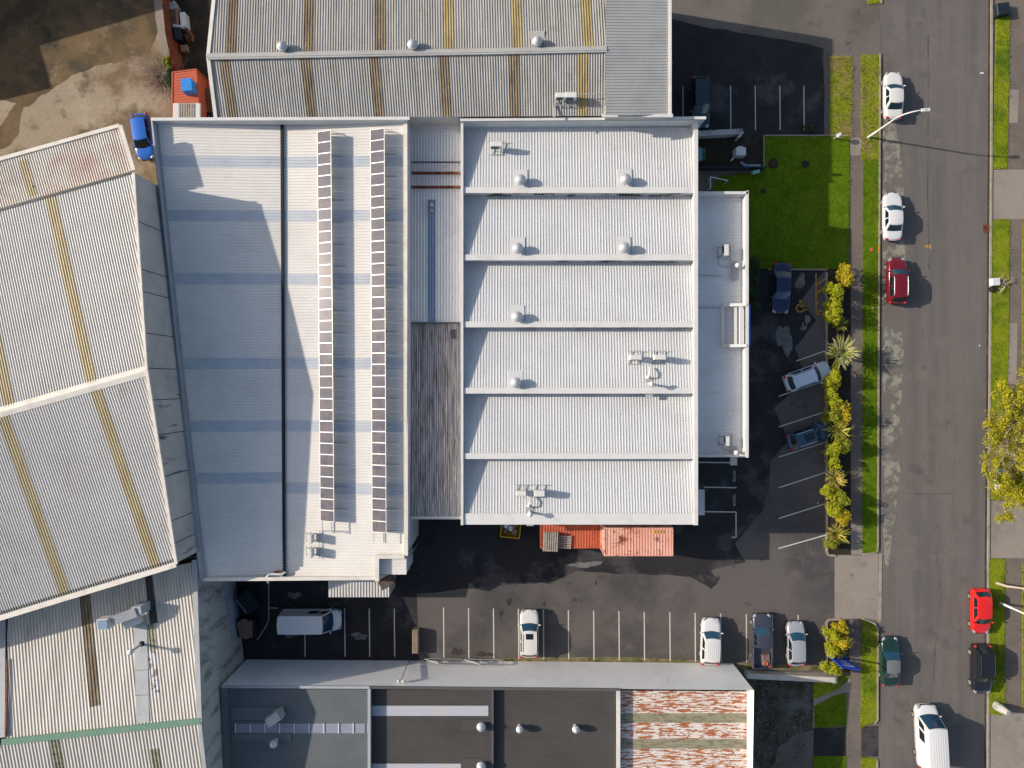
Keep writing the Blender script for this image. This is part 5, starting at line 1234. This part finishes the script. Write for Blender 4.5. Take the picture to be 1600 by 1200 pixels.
for lab, x, y in (('white box with yellow contents closer to the blue crate, beneath the tree', 1556, 746.5), ('white box with yellow contents nearest the driveway, beneath the tree', 1557, 759)):
    t = thing('open_box', lab, 'box', W(x, y), 'white boxes beneath the tree')
    mb = MB(); q = W(x, y); mb.box((q.x, q.y, .25), (.62, .46, .4), .1, 0, .03); mb.build('box', M['white2'], t)
    mb = MB(); mb.ball((q.x + .05, q.y + .02, .5), (.2, .16, .1)); mb.build('contents', M['yellow'], t)
for i, (x, y, lab) in enumerate(((1535, 114, 'crumpled white paper on the road across from the ivory sedan'), (1364, 481, 'white scrap of paper on the verge by the maroon wagon'), (1531, 540, 'white scrap of litter in the far gutter above the street tree'), (1278, 786, 'white paper scrap between two angled bays'))):
    o = boxthing('litter', lab, 'litter', x, y, .06 if x == 1364 else .015, (.3, .16, .05) if i == 0 else (.14, .1, .04), 'white2', i * .8, .015)

# ---- alley junk between the stained yard and the grey warehouse
M['rustfence'] = mat('rust_red_sheet_fence', (.2, .055, .028), .8, var=[((.12, .035, .02), 1.2, .45, .65, 6), ((.26, .09, .05), 3, .55, .75, 6)])
FP = [(251, -40), (253, 5), (257, 40), (264, 78), (268, 108)]
t = thing('fence', 'rust red corrugated iron fence along the edge of the stained concrete yard', 'fence', W(262, 60))
mb = MB()
for (x0_, y0_), (x1_, y1_) in zip(FP[:-1], FP[1:]):
    a, b = W(x0_, y0_, 1.9), W(x1_, y1_, 1.9); n = int((b - a).length / .12); o_ = Vector((.05, 0, 0)); vs = []
    for k in range(n + 1):
        p = a.lerp(b, k / n); d = .035 if k % 2 else 0
        vs += [Vector((p.x + d + .35, p.y, 0)), Vector((p.x + d, p.y, 1.9))]
    mb.add(vs, [(2 * k, 2 * k + 2, 2 * k + 3, 2 * k + 1) for k in range(n)])
mb.build('iron_sheets', M['rustfence'], t)
for x, y in ((253, 5), (257, 40), (264, 78)):
    mb = MB(); p = W(x, y, 1.9); mb.beam((p.x + .3, p.y, 0), (p.x + .02, p.y, 1.92), .1, .1, 0, Vector((0, 1, 0))); mb.build('post', M['wood2'], t)
sheet('concrete_strip', [(238, -40), (250, -40), (258, 50), (266, 90), (254, 88), (243, 30)], .008, M['conc_pale'])
container('shipping_container', 'orange container with a blue crate on top beside the leafy shrub', [W(269, 196, 2.7), W(269, 113, 2.7), W(306, 108, 2.7), W(312, 196, 2.7)], 0, 2.7, M['orange'], None)
p = W(290, 131, 3.9); t = thing('plastic_crate', 'bright blue crate sitting on the orange container by the fence', 'crate', (p.x, p.y, 2.72)); t.rotation_euler = (0, 0, R(5))
mb = MB(); mb.box((0, 0, .5), (.95, 1.1, .98), 0, 0, .04); mb.build('tub', M['bluep'], t, True)
mb = MB(); mb.box((0, 0, 1.02), (1.0, 1.15, .05), 0, 0, .02); mb.build('lid', M['bluep'], t, True)
p = W(291, 174, 3.0); t = thing('pallet_stack', 'white edged stack of grey slats lying across the orange container', 'pallet', (p.x, p.y, 2.72))
mb = MB(); mb.box((p.x, p.y - .3, 2.85), (2.55, 2.2, .22), 0, 0, .04); mb.build('tray', M['white2'], t)
mb = MB()
for k in range(7): mb.box((p.x - .65 + k * .22, p.y - .2, 3.0), (.13, 1.9, .05))
mb.build('slats', M['wood'], t)
for lab, x, y, st in (('brown slatted pallets stacked between the orange container and the grey warehouse', 325, 146, 6), ('darker brown pallets stacked further along beside the orange container', 326, 164, 5)):
    p = W(x, y, 1.0); pallet(lab, (p.x, p.y, 0), R(5), 0, 'brown pallets in the alley', 1.1, 1.1, 'wood2', 6, st)
o = boxthing('tarp_bundle', 'dark blue bundle behind the brown pallets', 'bundle', 327, 179, 0, (.9, .6, .8), 'dkbin', 0, .1)
t = MB(); p = W(269, 8, .9); t.box((p.x, p.y, .42), (.75, .75, .8), .5, 0, .04)
for s in (-1, 1): t.beam((p.x - .3, p.y + s * .3, .85), (p.x + .35, p.y + s * .3 - .2, .85), .07, .07)
o = t.build('metal_crate', M['grey'], loc=(p.x, p.y, 0)); tag(o, 'grey metal crate at the head of the alley junk', 'crate')
t = MB(); p = W(270, 26, 1.0)
for k in range(6): t.box((p.x, p.y + .65 - k * .24, .9), (.85, .19, .08))
t.box((p.x, p.y, .45), (.85, 1.4, .82)); o = t.build('wooden_crate', M['wood2'], loc=(p.x, p.y, 0)); tag(o, 'slatted wooden crate beneath the long orange plank', 'crate')
o = boxthing('plank', 'long orange plank lying over the slatted wooden crate', 'plank', 276.5, 25, 1.0, (.26, 1.5, .07), 'card', R(2), 0)
t = MB(); p = W(284.5, 29, 1.1); t.box((p.x, p.y, .5), (.5, 1.4, 1.0), R(6), 0, .04); t.box((p.x - .5, p.y - .6, .5), (1.0, .26, .9), R(-6), 0, .04)
o = t.build('white_cabinets', M['white2'], loc=(p.x, p.y, 0)); tag(o, 'white cabinet pieces dumped in an L beside the wooden crate', 'cabinet')
o = boxthing('dark_bin', 'dark open bin below the white cabinet pieces', 'bin', 276.5, 52, 0, (.75, 1.2, 1.0), 'dkbin', R(2), .04)
t = MB(); p = W(293, 54, .8); t.tube([Vector((p.x - .5, p.y + .5, .5)), Vector((p.x, p.y + .45, .7)), Vector((p.x + .45, p.y - .05, .7)), Vector((p.x + .35, p.y - .5, .5))], .16, 8); t.box((p.x - .2, p.y, .3), (.5, .7, .5), .5, 0, .05)
o = t.build('machine_part', M['rustbeam'], loc=(p.x, p.y, 0)); tag(o, 'rusty curved machine part in the alley', 'scrap')
o = boxthing('orange_crate', 'small orange crate at the end of the alley junk', 'crate', 286.5, 74.5, 0, (.65, .6, .5), 'card', .05)
o = boxthing('plank', 'weathered pale plank propped along the foot of the rust red fence', 'plank', 277.5, 88, .2, (.3, 2.6, .07), 'wood', R(12), 0)

# ================================================================== PLANTS
LV = {}
LV['lime'] = mat('lime_leaves', (.29, .29, .012), .6, spec=.1, var=[((.15, .18, .012), 2.5, .45, .62, 4), ((.36, .33, .02), 6., .55, .75, 3)])
LV['green'] = mat('mid_green_leaves', (.2, .21, .014), .6, spec=.1, var=[((.09, .115, .012), 2.5, .42, .62, 4), ((.29, .28, .02), 7., .55, .75, 3)])
LV['gold'] = mat('golden_leaves', (.38, .28, .012), .6, spec=.1, var=[((.16, .16, .012), 2.5, .42, .62, 4), ((.46, .32, .02), 7., .55, .75, 3)])
LV['dark'] = mat('dark_hedge_leaves', (.025, .05, .012), .6, var=[((.012, .028, .008), 2.5, .45, .62, 4)])
LV['tree'] = mat('street_tree_leaves', (.31, .28, .014), .6, spec=.1, var=[((.15, .155, .01), 1.2, .45, .6, 5), ((.4, .33, .03), 4., .55, .75, 3)])
LV['strap'] = mat('strap_leaves_green', (.16, .19, .02), .5); LV['strap2'] = mat('strap_leaves_yellow', (.36, .31, .05), .5); LV['strap3'] = mat('strap_leaves_orange', (.36, .19, .04), .5); LV['strap4'] = mat('strap_leaves_pale', (.36, .34, .15), .5)
LV['bark'] = mat('bark', (.13, .1, .07), .9, var=[((.07, .05, .035), 3, .45, .65, 5)])
LV['twig'] = mat('pale_twigs', (.4, .33, .25), .9); LV['twigb'] = mat('dry_twigs', (.42, .33, .27), .9, var=[((.3, .22, .17), 2, .45, .65, 4)])
def leafcloud(mb, c, rad, n, size, rs, lumps=9, up=.5, fill=.55):
    c = Vector(c); L_ = []
    for _ in range(lumps):
        a, z = rs.uniform(0, 6.28), rs.uniform(-.25, 1)
        q = math.sqrt(max(0, 1 - z * z)) * rs.uniform(.35, .85)
        L_.append((Vector((math.cos(a) * q * rad[0], math.sin(a) * q * rad[1], z * rad[2] * .62)), rs.uniform(.3, .55)))
    for _ in range(n):
        lc, lr = rs.choice(L_)
        d = Vector((rs.gauss(0, 1), rs.gauss(0, 1), rs.gauss(0, .8) + .35)).normalized()
        k = lr * (rs.uniform(fill, 1.06))
        p = c + lc + Vector((d.x * rad[0] * k, d.y * rad[1] * k, d.z * rad[2] * k))
        if p.z < .05: continue
        nn = (d * .8 + Vector((rs.uniform(-1, 1), rs.uniform(-1, 1), rs.uniform(-.3, 1) + up))).normalized()
        a = nn.cross(Vector((rs.uniform(-1, 1), rs.uniform(-1, 1), rs.uniform(-1, 1)))).normalized(); b = nn.cross(a)
        s = size * rs.uniform(.6, 1.3)
        mb.add([p - a * s, p - b * s * .45, p + a * s, p + b * s * .45], [(0, 1, 2, 3)])
def shrub(label, px, py, r, hgt, kind='lime', name='shrub', ry=None, n=None, group='shrubs in the planting bed'):
    hgt *= 1.85 if group and 'planting' in group else 1
    rs = random.Random(int(px * 7 + py * 13)); rm = r / PXM; rym = (ry or r) / PXM
    q = W(px, py, hgt * .7); b = (q.x, q.y, .04)
    t = thing(name, label, name.replace('_', ' '), b, group)
    mb = MB(); leafcloud(mb, (q.x, q.y, hgt * .42), (rm * 1.12, rym * 1.12, hgt * .62), n or int(700 + 1500 * rm * rym), .1, rs, 12)
    mb.build('foliage', LV[kind], t)
    mb = MB()
    for k in range(4):
        a = rs.uniform(0, 6.28); mb.tube([(q.x, q.y, .03), (q.x + .3 * rm * math.cos(a), q.y + .3 * rm * math.sin(a), hgt * .35), (q.x + .55 * rm * math.cos(a), q.y + .55 * rm * math.sin(a), hgt * .6)], [.035, .025, .012], 5)
    mb.build('stem', LV['bark'], t)
def flax(label, px, py, r, hgt, n=70, mix=('strap', 'strap2', 'strap3'), trunk=0., group='spiky plants in the planting bed'):
    rs = random.Random(int(px * 3 + py)); q = W(px, py, hgt * .8); rm = r / PXM; b = Vector((q.x, q.y, .04))
    t = thing('flax_plant', label, 'spiky plant', b, group)
    mb = MB(); heads = [(Vector((0, 0, trunk)), 1.)]
    if trunk: heads = [(Vector((rs.uniform(-.35, .35), rs.uniform(-.35, .35), trunk * rs.uniform(.8, 1.1))), rs.uniform(.75, 1.)) for _ in range(4)]
    for hd, ks in heads:
        for _ in range(n // len(heads)):
            a = rs.uniform(0, 6.28); el = rs.uniform(.1, 1.25); ln__ = rm * ks * rs.uniform(.75, 1.2); w = rs.uniform(.035, .06)
            d = Vector((math.cos(a), math.sin(a), 0)); s = Vector((-d.y, d.x, 0))
            vs = []; mi = rs.choice((0, 0, 1, 1, 1, 2))
            for k in range(5):
                u = k / 4
                x = ln__ * u * (math.cos(el * .7) * .55 + .45); z = (hgt - trunk) * (math.sin(el) * (u * 1.35 - u * u * .75) + .12 * u) - .25 * (1 - el / 1.3) * u * u
                p = b + hd + d * x + Vector((0, 0, z + .05)); ww = w * (1 - .2 * u) * (1 if k < 4 else .1)
                vs += [p - s * ww + Vector((0, 0, .01)), p + s * ww + Vector((0, 0, .01))]
            mb.add(vs, [(2 * k, 2 * k + 1, 2 * k + 3, 2 * k + 2) for k in range(4)], mi)
    mb.build('strap_leaves', [LV[m] for m in mix], t)
    mb = MB()
    if trunk:
        for hd, ks in heads: mb.tube([b, b + hd * .6, b + hd], [.13, .1, .08], 7)
    else: mb.tube([b, b + Vector((0, 0, .3))], [.14, .08], 7)
    mb.build('stem', LV['bark'], t)
shrub('golden shrub at the lawn end of the planting bed, behind the lime hedge shrubs', 1323, 433, 9, 1.5, 'gold', ry=18)
shrub('lime shrub nearest the lawn, by the yellow hatched bay', 1306, 453, 12, 1.5)
shrub('lime shrub in the middle of the three by the yellow hatched bay', 1303, 473, 11, 1.5)
shrub('lime shrub by the foot of the yellow hatched bay', 1304, 492, 13, 1.5)
flax('small lime spiky plant between the lime shrubs and the huge pale one', 1317, 506, 13, 1.1, 46, ('strap', 'strap2', 'strap'))
flax('huge pale spiky plant towering over the bonnet of the silver wagon', 1321, 551, 27, 3.4, 190, ('strap', 'strap4', 'strap4'), 1.7)
shrub('lime shrub under the huge pale spiky plant touching the silver wagon', 1303, 590, 12, 1.4, ry=15)
shrub('small lime shrub between the silver wagon and the steel blue hatchback', 1302, 613, 9, 1.3, ry=11)
shrub('twin lime shrub just below the small one near the silver wagon', 1306, 630, 10, 1.3)
shrub('golden green shrub beside the bay line above the steel blue hatchback', 1303, 650, 13, 1.4, 'green')
shrub('golden shrub on the footpath side above the steel blue hatchback', 1320, 648, 11, 1.5, 'gold', ry=15)
flax('yellow spiky plant at the nose of the steel blue hatchback', 1314, 676, 20, 1.9, 110, ('strap', 'strap2', 'strap2'), .6)
shrub('green shrub tight below the yellow spiky plant', 1318, 697, 12, 1.3, 'green', ry=11)
shrub('lime shrub at the kerb below the steel blue hatchback', 1303, 703, 12, 1.3, ry=11)
shrub('small lime shrub above the orange tipped spiky plant', 1304, 724, 9, 1.2)
flax('orange tipped spiky plant halfway along the empty angled bays', 1311, 748, 20, 1.8, 110, ('strap2', 'strap2', 'strap3'), .6)
shrub('lime shrub just below the orange tipped spiky plant', 1302, 771, 11, 1.3, ry=12)
shrub('dark green shrub on the footpath side beside the empty angled bays', 1317, 780, 10, 1.3, 'green', ry=12)
shrub('lime shrub at the kerb beside the last full angled bay', 1304, 796, 11, 1.3, ry=13)
shrub('golden shrub on the footpath side near the end of the bed', 1318, 807, 11, 1.3, 'gold', ry=13)
flax('yellow spiky plant nearest the driveway crossing', 1314, 833, 19, 1.7, 90, ('strap', 'strap2', 'strap3'), .5)
shrub('small green shrub in the corner by the driveway crossing', 1302, 849, 10, 1.0, 'green')
g2 = 'shrubs in the short planting bed'
shrub('golden shrub at the crossing end of the short planting bed', 1316, 984, 11, 1.5, 'gold', group=g2)
shrub('lime shrub by the kerb of the short planting bed, beside the silver hatchback', 1302, 992, 10, 1.4, ry=9, group=g2)
shrub('golden shrub in the middle of the short planting bed', 1317, 1003, 11, 1.5, 'gold', group=g2)
flax('pale spiky plant above the blue board sign', 1316, 1016, 15, 1.5, 60, ('strap', 'strap2', 'strap4'), group=g2)
shrub('lime shrub between the silver hatchback and the blue board sign', 1301, 1018, 11, 1.3, ry=9, group=g2)
shrub('lime shrub below the blue board sign at the end of the low wall', 1304, 1046, 13, 1.2, ry=10, group=g2)
for i, (y, lab) in enumerate(((412, 'dark hedge plant against the annex nearest the lawn'), (434, 'dark hedge plant against the annex, second from the lawn'), (456, 'dark hedge plant against the annex, third from the lawn'), (478, 'dark hedge plant against the annex beside the blue roof sign'))):
    shrub(lab, 1178, y, 12, 1.6, 'dark', 'hedge_plant', 14, 700, 'dark hedge along the annex')
shrub('bright leafy shrub beside the rust red fence above the orange container', 262, 96, 8, 1.6, 'green', ry=12, group=None)
shrub('dark leafy shrub at the corner of the orange container', 268, 122, 11, 2.3, 'dark', ry=18, group=None)
shrub('grey green bush in the shaded forecourt corner beside the letterbox', 1266, 200, 10, .5, 'dark', ry=5, group=None)
# bare dry shrub
def branch(mb, p, d, ln__, r, depth, rs, droop=0.):
    pts = [p]; q = p.copy(); dd = d.normalized()
    for k in range(3):
        dd = (dd + Vector((rs.uniform(-.25, .25), rs.uniform(-.25, .25), rs.uniform(-.2, .2) - droop))).normalized(); q = q + dd * ln__ / 3; pts.append(q.copy())
    mb.tube(pts, [r, r * .8, r * .65, r * .5], 5 if depth > 1 else 3, 0, True, False)
    if depth > 0:
        for k in range(rs.choice((2, 3, 3))):
            i = rs.choice((1, 2, 3)); nd = (dd + Vector((rs.uniform(-.9, .9), rs.uniform(-.9, .9), rs.uniform(-.4, .5)))).normalized()
            branch(mb, pts[i], nd, ln__ * rs.uniform(.55, .8), r * .5, depth - 1, rs, droop)
rs = random.Random(11)
b = W(255, 122); t = thing('dry_bush', 'bare dry bush of fine pale twigs spilling over the stained concrete', 'bush', b)
mb = MB()
for k in range(75):
    a = rs.uniform(1.9, 4.5) if k < 28 else rs.uniform(0, 6.28)
    branch(mb, b + Vector((rs.uniform(-.5, .2), rs.uniform(-.7, .7), .1)), Vector((math.cos(a), math.sin(a), rs.uniform(.15, .8))), rs.uniform(1.0, 1.9), .024, 3, rs, .04)
mb.build('twigs', LV['twigb'], t)
# pile of cut branches on the verge
b = W(1565, 446); t = MB()
for k in range(16):
    a = rs.uniform(0, 6.28); branch(t, b + Vector((rs.uniform(-.3, .3), rs.uniform(-.3, .3), rs.uniform(.05, .4))), Vector((math.cos(a), math.sin(a), rs.uniform(-.1, .25))), rs.uniform(.4, .8), .035, 2, rs, .02)
o = t.build('branch_pile', LV['twig'], loc=b); tag(o, 'heap of pale cut branches on the far verge', 'branches')
# bare pale tree
b = W(1557, 911); t = thing('bare_tree', 'bare pale barked tree leaning over the footpath near the bright red hatchback', 'tree', b)
mb = MB(); tip = b + Vector((1.6, .25, 3.2)); mb.tube([b, b + Vector((.35, -.05, .9)), b + Vector((.9, .1, 2.0)), tip], [.15, .12, .09, .07], 8); mb.build('trunk', LV['twig'], t)
mb = MB()
for k, (dx, dy, dz, l_) in enumerate(((1, .1, .5, 2.2), (1, -.8, .4, 2.2), (.8, .7, .6, 2.), (.9, -.3, .7, 2.))):
    branch(mb, (b + Vector((.6, 0, 1.4))).lerp(tip, k / 3), Vector((dx, dy, dz)), l_, .05, 3, rs)
mb.build('branches', LV['twig'], t)
# street tree
b = W(1560, 690); t = thing('street_tree', 'large yellow green street tree spreading over the far footpath', 'tree', b)
rs = random.Random(21)
mb = MB(); mb.tube([b, b + Vector((0, .05, 1.2)), b + Vector((.05, 0, 2.3))], [.26, .2, .17], 10); mb.build('trunk', LV['bark'], t)
mb = MB()
for k in range(13):
    a = 6.28 * k / 13 + rs.uniform(-.2, .2)
    branch(mb, b + Vector((0, 0, rs.uniform(1.5, 2.3))), Vector((math.cos(a) * .75, math.sin(a) * 1.3, rs.uniform(.3, .9))), rs.uniform(2., 3.), .075, 4, rs)
mb.build('branches', LV['twigb'], t)
mb = MB()
for k in range(44):
    a = 6.28 * k * 5 / 44 + rs.uniform(-.12, .12); q = rs.uniform(.45, .92)
    c = b + Vector((math.cos(a) * 4.1 * q, math.sin(a) * 8.1 * q, rs.uniform(2.4, 4.6)))
    leafcloud(mb, c, (rs.uniform(.9, 1.5), rs.uniform(1.0, 1.7), rs.uniform(.6, 1.)), 620, .1, rs, 7, .4, .2)
for k in range(14):
    c = b + Vector((rs.uniform(-1.8, 1.8), rs.uniform(-5, 5), rs.uniform(3.6, 5.2)))
    leafcloud(mb, c, (1.1, 1.3, .7), 380, .1, rs, 7, .4, .2)
for k in range(9):
    c = b + Vector((rs.uniform(-1.1, 1.1), rs.uniform(-1.6, 1.6), rs.uniform(3.9, 5.0)))
    leafcloud(mb, c, (1.1, 1.2, .7), 420, .1, rs, 7, .4, .2)
mb.build('crown', LV['tree'], t)
# weeds in the side yard
rs = random.Random(31)
mb = MB()
for k in range(70):
    x, y = rs.uniform(1180, 1268), rs.uniform(1062, 1215)
    q = W(x, y); leafcloud(mb, (q.x, q.y, .06), (.4, .35, .14), 16, .06, rs, 4)
for k in range(200):
    x = rs.uniform(880, 1290); y = 1029 + (x - 880) * .027 + rs.uniform(0, 8)
    q = W(x, y); leafcloud(mb, (q.x, q.y, .04), (.15, .12, .08), 6, .04, rs, 3)
mb.build('weeds', mat('weed_leaves', (.06, .075, .015), .7, spec=.1), kind='stuff')
mb = MB()
for k in range(260):
    x, y = rs.uniform(1175, 1270), rs.uniform(1060, 1215); q = W(x, y); s = rs.uniform(.03, .09)
    mb.box((q.x, q.y, s * .3), (s * 1.6, s, s * .6), rs.uniform(0, 3), 0, s * .2)
mb.build('rubble', M['conc_pale'], kind='stuff')
